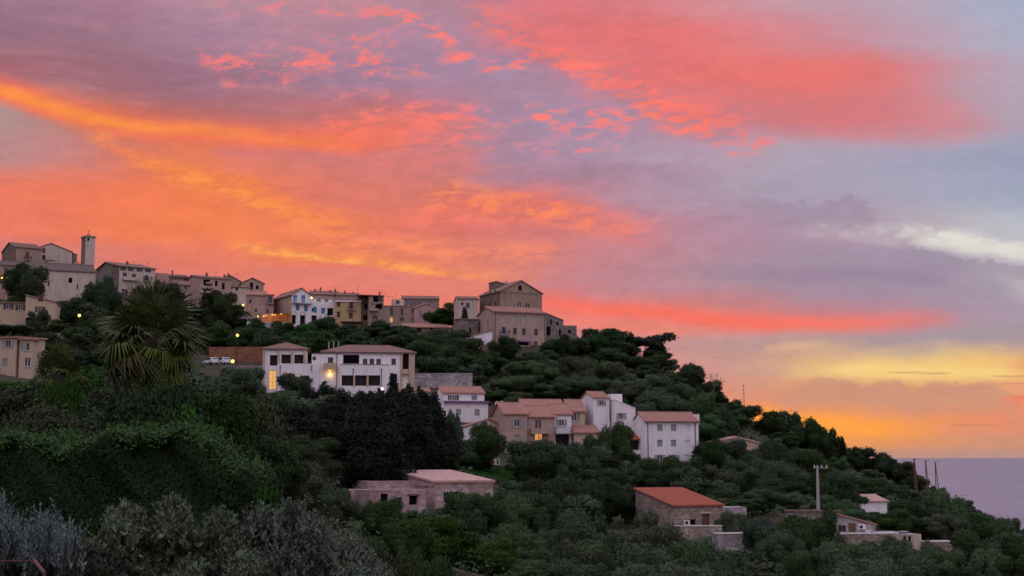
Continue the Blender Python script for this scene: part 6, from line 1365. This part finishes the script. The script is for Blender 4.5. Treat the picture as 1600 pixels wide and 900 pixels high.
# ------------------------------------------------------------------ smaller things on the hill
# monkey puzzle tree
p = at(325, 437, 344); gzz = gz(p.x, p.y); r = empty('monkey_puzzle', (p.x, p.y, gzz), 'small tiered monkey puzzle tree, dark against a whitish house wall', 'tree')
q = MB(); q.tube([(p.x, p.y, gzz - .3), (p.x, p.y, p.z - .3)], [.16, .05], 6); q.build('trunk', BARK, r, False)
Vs = []; g = np.random.default_rng(2)
for lv, (dz_, rad) in enumerate(((.2, .5), (1.2, 1.2), (2.4, 1.7), (3.6, 2.0), (4.7, 1.9))):
    for k in range(9):
        a = k * 2 * math.pi / 9 + lv * .35; m_ = 46; t_ = g.uniform(.05, 1, m_)
        P = np.stack([p.x + np.cos(a) * rad * t_, p.y + np.sin(a) * rad * t_, p.z - dz_ - .32 * np.sin(t_ * 2.2) + .42 * t_ ** 3], 1) + g.normal(0, .07, (m_, 3))
        Vs.append(leaf_quads(P, np.tile([0, 0, 1.], (m_, 1)), .2, 1.5, lv * 10 + k))
V = np.concatenate(Vs) - np.array(r.location); o = bpy.data.objects.new('crown', quads_mesh('crown', V, LM['cypress'])); COL.objects.link(o); o.parent = r
# bare dead tree
p = at(1115, 602, 316); q = MB(); gr = random.Random(4)
def twig(p0, d, L, rad, lev):
    p1 = p0 + d * L; mid = p0 + d * L * .5 + Vector((gr.uniform(-.1, .1), 0, gr.uniform(-.1, .1))) * L
    q.tube([p0, mid, p1], [rad, rad * .8, rad * .55], 4, False)
    if lev:
        for k in range(3 if lev > 1 else 2):
            e = (d + Vector((gr.uniform(-.75, .75), gr.uniform(-.4, .4), gr.uniform(-.25, .45)))).normalized(); twig(p1 if k else mid, e, L * gr.uniform(.6, .85), rad * .55, lev - 1)
gg = gz(p.x, p.y); q.tube([(p.x, p.y, gg - .2), (p.x, p.y, p.z - .5)], [.16, .1], 6, False)
for dx_, dz_ in ((-.25, 1), (.45, .9), (.9, .45), (.1, 1.)): twig(Vector((p.x, p.y, p.z - .3)), Vector((dx_, gr.uniform(-.3, .3), dz_)).normalized(), 1.45, .10, 3)
q.v = [tuple(v) for v in q.v]; r = empty('dead_tree', (p.x, p.y, gg), 'bare dead tree with thin spreading branches on the skyline', 'tree'); q.build('branches', plain('dead_wood', (.13, .085, .075), .9), r, False)
# utility pole
p0, p1 = at(1278.5, 806, 178), at(1277, 727, 178); r = empty('utility_pole', (p0.x, p0.y, p0.z), 'tall tapered concrete utility pole with insulators, above the dish house', 'pole')
gzz = gz(p0.x, p0.y); q = MB(); q.tube([(p0.x, p0.y, min(gzz, p0.z) - .5), (p1.x, p1.y, p1.z)], [.26, .15], 8); q.build('post', POLEM, r)
q = MB(); q.box(p1.x - .55, p1.x + 1.35, p1.y - .12, p1.y - .04, p1.z - .38, p1.z - .3); q.build('crossarm', METAL, r)
for k, xx in enumerate((-.4, .55, 1.2)):
    q = MB(); q.lathe([(.04, 0), (.09, .05), (.05, .1), (.09, .16), (.05, .22), (.07, .28), (.02, .32)], (p1.x + xx, p1.y - .07, p1.z - .3), 8); q.build('insulator', WFRAME, r)
# three pairs of masts
for px, pt, pb, w_, lab in ((1428, 717, 752, 4.4, 'stoutest and highest of three A-frame masts on the sea skyline'), (1446, 720, 756, 5.5, 'middle one of three slender A-frame masts on the sea skyline'), (1461, 722, 770, 7, 'lowest and widest of three slender A-frame masts on the sea skyline')):
    t_ = at(px, pt, 330); gzz = gz(t_.x, t_.y); bz = min(at(px, pb, 330).z, gzz) - 1; r = empty('mast', (t_.x, t_.y, bz), lab, 'mast', 'A-frame masts on the right skyline')
    wm = w_ / F * 330; th = .13 if w_ > 4.5 else .2
    for sgn in (0, 1): q = MB(); q.tube([(t_.x + sgn * wm, t_.y + .2 * sgn, bz), (t_.x + .05 * sgn, t_.y, t_.z)], [th, th * .7], 6); q.build('leg', WOOD if sgn else SHBRN, r, False)
    q = MB(); q.box(t_.x - .25, t_.x + .75, t_.y - .06, t_.y + .06, t_.z - .06, t_.z + .05); q.tube([(t_.x + .6, t_.y, t_.z), (t_.x + .8, t_.y, t_.z + .3)], [.05, .03], 5); q.build('crossarm', IRON, r, False)
# thin lamp mast on the skyline and three pale poles behind the villa
t_ = at(1162, 603, 326); gzz = gz(t_.x, t_.y); r = empty('lamp_mast', (t_.x, t_.y, gzz), 'thin unlit lamp mast on the skyline, right of the bare dead tree', 'lamp post'); q = MB(); q.tube([(t_.x, t_.y, gzz), (t_.x, t_.y, t_.z)], [.09, .06], 6); q.build('post', IRON, r, False)
q = MB(); q.box(t_.x - .5, t_.x + .1, t_.y - .12, t_.y + .12, t_.z, t_.z + .12); q.build('lamp_head', IRON, r, False)
for k, px in enumerate((514, 521.5, 529)):
    t_ = at(px, 533.5, 283); gzz = gz(t_.x, t_.y); q = MB(); q.tube([(t_.x, t_.y, gzz - .2), (t_.x, t_.y, t_.z)], .06, 6); e = q.build('pale_pole', WFRAME, None, False)
    tag(e, ('leftmost', 'middle one', 'rightmost')[k] + ' of three thin pale poles standing behind the villa', 'pole', 'pale poles behind the villa')
# street and wall lamps, lit
BULB = glow('lamp_glow', (1.0, .72, .20), 1.25); BULBW = glow('warm_lamp_glow', (1.0, .58, .15), 1.3); BULBC = glow('cool_lamp_glow', (1.0, .93, .82), .9)
def light(p, e, parent, col=(1, .62, .25), rad=.15):
    d = bpy.data.lights.new('lamp_light', 'POINT'); d.energy = e; d.color = col; d.shadow_soft_size = rad
    o = bpy.data.objects.new('lamp_light', d); COL.objects.link(o); o.parent = parent; o.location = Vector(p) - Vector(parent.location)
def street_lamp(px, py, Y, label, rad=.32, pyb=None, e=25, mat=None):
    t_ = at(px, py, Y); gzz = gz(t_.x, t_.y); zb = min(gzz, t_.z - 1.5)
    r = empty('street_lamp', (t_.x, t_.y, zb), label, 'street lamp', 'lit street lamps')
    q = MB(); q.tube([(t_.x, t_.y, zb), (t_.x, t_.y, t_.z - rad)], [.09, .05], 6); q.build('post', IRON, r, False)
    q = MB(); q.lathe([(rad * math.sin(math.pi * k / 8) + .005, -rad * math.cos(math.pi * k / 8)) for k in range(9)], tuple(t_), 12); q.build('globe', mat or BULB, r, False, True)
    q = MB(); q.lathe([(rad * .5, rad * .9), (rad * .3, rad * 1.15), (.02, rad * 1.3)], tuple(t_), 10); q.build('cap', IRON, r, False)
    light((t_.x, t_.y - rad - .2, t_.z), e, r)
street_lamp(371, 524, 294, 'tall lit street lamp in front of the orange earth wall', .34)
street_lamp(363.5, 564.5, 284, 'low lit globe lamp beside the two white parked cars', .40)
street_lamp(124, 493, 258, 'lit lamp glowing among dark trees, left of the fan palm', .30)
street_lamp(637.5, 602, 243, 'small lit globe lamp at the right foot of the villa', .24)
street_lamp(597, 607.5, 232, 'small whitish lamp among cypresses in front of the villa garages', .28, mat=BULBC)
def wall_lamp(px, py, Y, label, rad=.22, e=40, mat=None, col=(1, .5, .16), group='lit wall lamps'):
    t_ = at(px, py, Y); r = empty('wall_lamp', t_, label, 'wall lamp', group)
    q = MB(); q.lathe([(rad * math.sin(math.pi * k / 8) + .004, -rad * math.cos(math.pi * k / 8)) for k in range(9)], tuple(t_), 10); q.build('bulb', mat or BULBW, r, False, True)
    q = MB(); q.box(t_.x - .04, t_.x + .04, t_.y, t_.y + .8, t_.z + rad, t_.z + rad + .08); q.box(t_.x - .16, t_.x + .16, t_.y - .16, t_.y + .16, t_.z + rad + .083, t_.z + rad + .15); q.build('bracket', IRON, r, False)
    light((t_.x, t_.y - .35, t_.z), e, r, col)
wall_lamp(10.5, 433.5, 313, 'orange lit wall lamp on the church front, beside the round dark tree', .3, 260)
wall_lamp(3, 434, 312.5, 'orange lit wall lamp at the left picture edge, on the church front', .22, 160)
wall_lamp(380, 476.5, 351, 'upper one of two lit lamps on the pale stepped house', .3, 60)
wall_lamp(375, 480.5, 350, 'lower one of two lit lamps on the pale stepped house', .26, 60)
wall_lamp(487, 465.5, 356, 'lit lamp on the white upper terrace of the blue-shuttered house', .32, 50, BULB)
# villa sconce: shines up and down the wall under the middle balcony
c_, z_ = WF.pix(515.5, 581); t_ = Vector(WF.X(c_, .22, z_)); r = empty('wall_sconce', t_, 'lit yellow up-and-down sconce under the middle balcony of the villa', 'wall lamp', 'lit wall lamps')
q = MB(); q.box(c_ - .16, c_ + .16, .01, .3, z_ - .28, z_ + .28, WF.X); q.build('lamp_body', BULBW, r, False)
light(WF.X(c_, .45, z_ + .5), 26, r, (1, .6, .2)); light(WF.X(c_, .45, z_ - .5), 26, r, (1, .6, .2))
# restaurant terrace beside the blue-shuttered house
a = at(404, 503, 350); r = empty('restaurant_terrace', a, 'warmly lit restaurant terrace with an awning, beside the blue-shuttered house', 'terrace')
X = lambda x, y, z: (a.x + x, a.y + y, a.z + z); Wd = 46 / F * 350
q = MB(); q.box(0, Wd, 0, 5, -3, 0, X); q.build('floor_slab', CONC, r)
q = MB(); q.box(0, Wd, 4.6, 5, 0.004, 2.6, X); q.build('wall', SIENNA, r)
q = MB(); q.slab([[X(3.0, -.3, 2.3), X(Wd + .3, -.3, 2.3), X(Wd + .3, 5, 2.85), X(3.0, 5, 2.85)]], .08); q.build('awning', WOOD, r)
for k in range(5): q = MB(); q.box(.1 + k * (Wd - .3) / 4, .2 + k * (Wd - .3) / 4, .05, .15, .004, 2.25, X); q.build('post', WOOD, r)
q = MB(); q.box(0, Wd, -.05, .02, .85, .95, X); q.box(0, Wd, -.04, .01, .4, .45, X); q.build('railing', WOOD, r)
for k, (px, py) in enumerate(((403, 494.5), (412, 494), (416, 493), (425.5, 491.5), (430, 492), (439, 490.5))):
    t_ = at(px, py, 350.5); o_ = empty('hanging_lamp', t_, ('leftmost', 'second from left', 'third from left', 'fourth from left', 'fifth from left', 'rightmost')[k] + ' of the lit lamps hanging over the restaurant terrace', 'lamp', 'lamps over the restaurant terrace')
    rad = .24 if k in (0, 3, 5) else .19; q = MB(); q.lathe([(rad * math.sin(math.pi * j / 8) + .004, -rad * math.cos(math.pi * j / 8)) for j in range(9)], tuple(t_), 10); q.build('bulb', BULBW, o_, False, True)
    q = MB(); q.box(t_.x - .012, t_.x + .012, t_.y - .012, t_.y + .012, t_.z + rad, t_.z + rad + .6); q.build('cord', IRON, o_, False)
    light((t_.x, t_.y + .6, t_.z - .1), 50, o_, (1, .45, .15))
for k, (x0, x1, py, lab) in enumerate(((386, 405, 504, 'upper white railing wall on the slope below the restaurant'), (404, 422, 510.5, 'lower white railing wall on the slope below the restaurant'))):
    a_, b_ = at(x0, py, 342), at(x1, py + .6, 342); q = MB(); q.box(a_.x, b_.x, a_.y, a_.y + .25, a_.z - 1.2, a_.z + .3); q.box(a_.x - .05, b_.x + .05, a_.y - .05, a_.y + .3, a_.z + .303, a_.z + .4)
    tag(q.build('low_wall', WHITE, None), lab, 'wall')
# parked cars
CARW = plain('car_paint_white', (.72, .72, .74), .3, 0, .05, .5); CARG = plain('car_paint_grey', (.30, .30, .32), .3, 0, .05, .5); TYRE = plain('tyre_rubber', (.02, .02, .02), .9); RIM = plain('wheel_rim', (.45, .45, .46), .4, .6); CHEAD = plain('head_lamp', (.7, .7, .7), .2); CTAIL = plain('tail_lamp', (.4, .03, .02), .3)
def car_parts(paint):
    """hatchback about 4.1 m long, along x, wheels on z = 0"""
    prof = [(-2.02, .32), (-2.05, .72), (-1.95, .98), (-1.62, 1.36), (-1.2, 1.47), (.15, 1.46), (.55, 1.28), (1.0, .98), (1.75, .86), (2.02, .66), (2.04, .34)]
    q = MB(); n = len(prof); rows = []
    for y, ins in ((-.82, 0.), (-.86, 0.), (.86, 0.), (.82, 0.)): pass
    for y, sc in ((-.80, .0), (-.86, 1.), (.86, 1.), (.80, .0)):
        rows.append(len(q.v))
        for x, z in prof: q.v.append((x * (1 if sc else .985), y * (1 - .16 * max(0, (z - .95) / .5)), z if sc else (z if z < .5 else z - .015)))
    for a, b in zip(rows, rows[1:]):
        for k in range(n): q.f.append((a + k, a + (k + 1) % n, b + (k + 1) % n, b + k))
    q.f.append(tuple(rows[0] + k for k in reversed(range(n)))); q.f.append(tuple(rows[-1] + k for k in range(n)))
    gl = MB()
    for sg in (-1, 1):
        f_ = lambda x, z: (x, sg * (.862 * (1 - .16 * max(0, (z - .95) / .5)) + .012), z)
        for pl in ([(-1.72, 1.0), (-.35, 1.0), (-.35, 1.38), (-1.42, 1.36)], [(-.27, 1.0), (.86, 1.0), (.42, 1.26), (.1, 1.38), (-.27, 1.38)]): gl.quad(*[f_(*c) for c in (pl if sg < 0 else pl[::-1])])
    gl.quad(*[(x, y, z) for x, y, z in ((1.0, -.72, 1.0), (1.0, .72, 1.0), (.585, .66, 1.29), (.585, -.66, 1.29))]); gl.quad(*[(x, y, z) for x, y, z in ((-1.98, .70, 1.02), (-1.98, -.70, 1.02), (-1.66, -.64, 1.345), (-1.66, .64, 1.345))])
    return q, gl
def place_car(px, py, Y, rz, paint, label):
    t_ = at(px, py, Y); r = empty('parked_car', t_, label, 'car', 'parked cars'); M_ = Matrix.Rotation(R(rz), 3, 'Z')
    tr = lambda q: [tuple(M_ @ Vector(v) + t_) for v in q.v]
    q, gl = car_parts(paint); q.v = tr(q); gl.v = tr(gl); q.build('body', paint, r, False); gl.build('window', GLASS, r, False)
    for x, y in ((1.28, -.78), (1.28, .78), (-1.25, -.78), (-1.25, .78)):
        for nm, rad, wd, mt in (('tyre', .31, .19, TYRE), ('rim', .19, .2, RIM)):
            w_ = MB(); w_.lathe([(rad * .9, -wd / 2), (rad, -wd / 3), (rad, wd / 3), (rad * .9, wd / 2)], (0, 0, 0), 14); w_.v = [(x + a, y + c, .31 + b) for a, b, c in w_.v]; w_.v = tr(w_)
            if nm == 'tyre': wh = w_.build('wheel', mt, r, False)
            else: w_.build('rim', mt, wh, False)
    for nm, mt, x in (('headlight', CHEAD, 1.97), ('tail_light', CTAIL, -2.05)):
        for y in (-.62, .62): w_ = MB(); w_.box(x - .03, x + .06 if x > 0 else x + .03, y - .16, y + .16, .66, .8); w_.v = tr(w_); w_.build(nm, mt, r, False)
place_car(329, 569.5, 289, 128, CARW, 'left one of two white parked cars beside the orange earth wall')
place_car(348.5, 569.5, 289, 122, CARW, 'right one of two white parked cars, next to the low globe lamp')
place_car(351, 499.5, 350, 160, CARW, 'small white car parked on the village road, left of a dark car')
place_car(366, 500.5, 350, 175, CARG, 'grey car in the middle of the cars parked below the row houses')
place_car(379, 500.5, 350, 185, CARG, 'grey car at the right end of the cars parked below the row houses')
# satellite dishes
def dish(px, py, Y, label, rad=.42):
    t_ = at(px, py, Y); gzz = min(gz(t_.x, t_.y), t_.z - 1); r = empty('satellite_dish', (t_.x, t_.y, t_.z - 1.2), label, 'satellite dish', 'satellite dishes')
    q = MB(); prof = [(.02, 0), (rad * .5, .03), (rad * .85, .1), (rad, .16)]; n = 14; rings = []
    rot = Matrix.Rotation(R(105), 3, 'X') @ Matrix.Rotation(0, 3, 'Z')
    q.lathe(prof + [(rad * .98, .18), (rad * .5, .07), (.03, .03)], (0, 0, 0), n); q.v = [tuple(rot @ Vector(v) + t_) for v in q.v]; q.build('reflector', WFRAME, r, False)
    q = MB(); q.tube([(t_.x, t_.y + .08, t_.z - 1.2), (t_.x, t_.y + .08, t_.z)], .03, 6); q.tube([(t_.x, t_.y, t_.z - rad * .8), (t_.x, t_.y - .4, t_.z - .15)], .015, 5); q.build('bracket', METAL, r, False)
dish(777, 630, 238, 'left one of two white satellite dishes behind the pink apartment roof'); dish(784, 629.5, 238, 'right one of two white satellite dishes behind the pink apartment roof')
dish(1356, 827, 163, 'white satellite dish on the terrace of the stone dish house', .4)
# lawn with a small white playhouse
g = np.random.default_rng(14); n = 16000; pq = g.uniform(728, 800, n); Yq = g.uniform(196, 216, n)
xs = np.array([at(a_, 735, b_).x for a_, b_ in zip(pq, Yq)]); zs = ground(xs, Yq)
V = leaf_quads(np.stack([xs, Yq, zs + g.uniform(0, .3, n)], 1), np.tile([0, -.6, .5], (n, 1)), .34, 1.8, 6)
o = bpy.data.objects.new('lawn_grass', quads_mesh('lawn_grass', V, leafmat('grass_blades', (.030, .080, .016), (.050, .115, .024), .02))); COL.objects.link(o); tag(o, 'small green lawn on the slope below the pink apartment house', 'grass', None, 'stuff')
t_ = at(776, 726, 205); zg = max(t_.z, gz(t_.x, t_.y)); r = empty('playhouse', (t_.x, t_.y, zg), 'small white plastic playhouse with a red panel, standing on the lawn', 'playhouse')
q = MB(); q.box(t_.x - .45, t_.x + .45, t_.y, t_.y + .8, zg, zg + .85); q.slab([[(t_.x - .55, t_.y - .1, zg + .82), (t_.x, t_.y - .1, zg + 1.2), (t_.x, t_.y + .9, zg + 1.2), (t_.x - .55, t_.y + .9, zg + .82)], [(t_.x, t_.y - .1, zg + 1.2), (t_.x + .55, t_.y - .1, zg + .82), (t_.x + .55, t_.y + .9, zg + .82), (t_.x, t_.y + .9, zg + 1.2)]], .05); q.build('wall', WFRAME, r)
q = MB(); q.box(t_.x - .95, t_.x - .5, t_.y - .05, t_.y + .3, zg, zg + .7); q.build('panel', CTAIL, r)
q = MB(); q.box(t_.x + .02, t_.x + .3, t_.y - .02, t_.y - .003, zg + .1, zg + .7); q.build('opening', DARK, r)  # dark panel, coloured as the unlit inside of the doorway
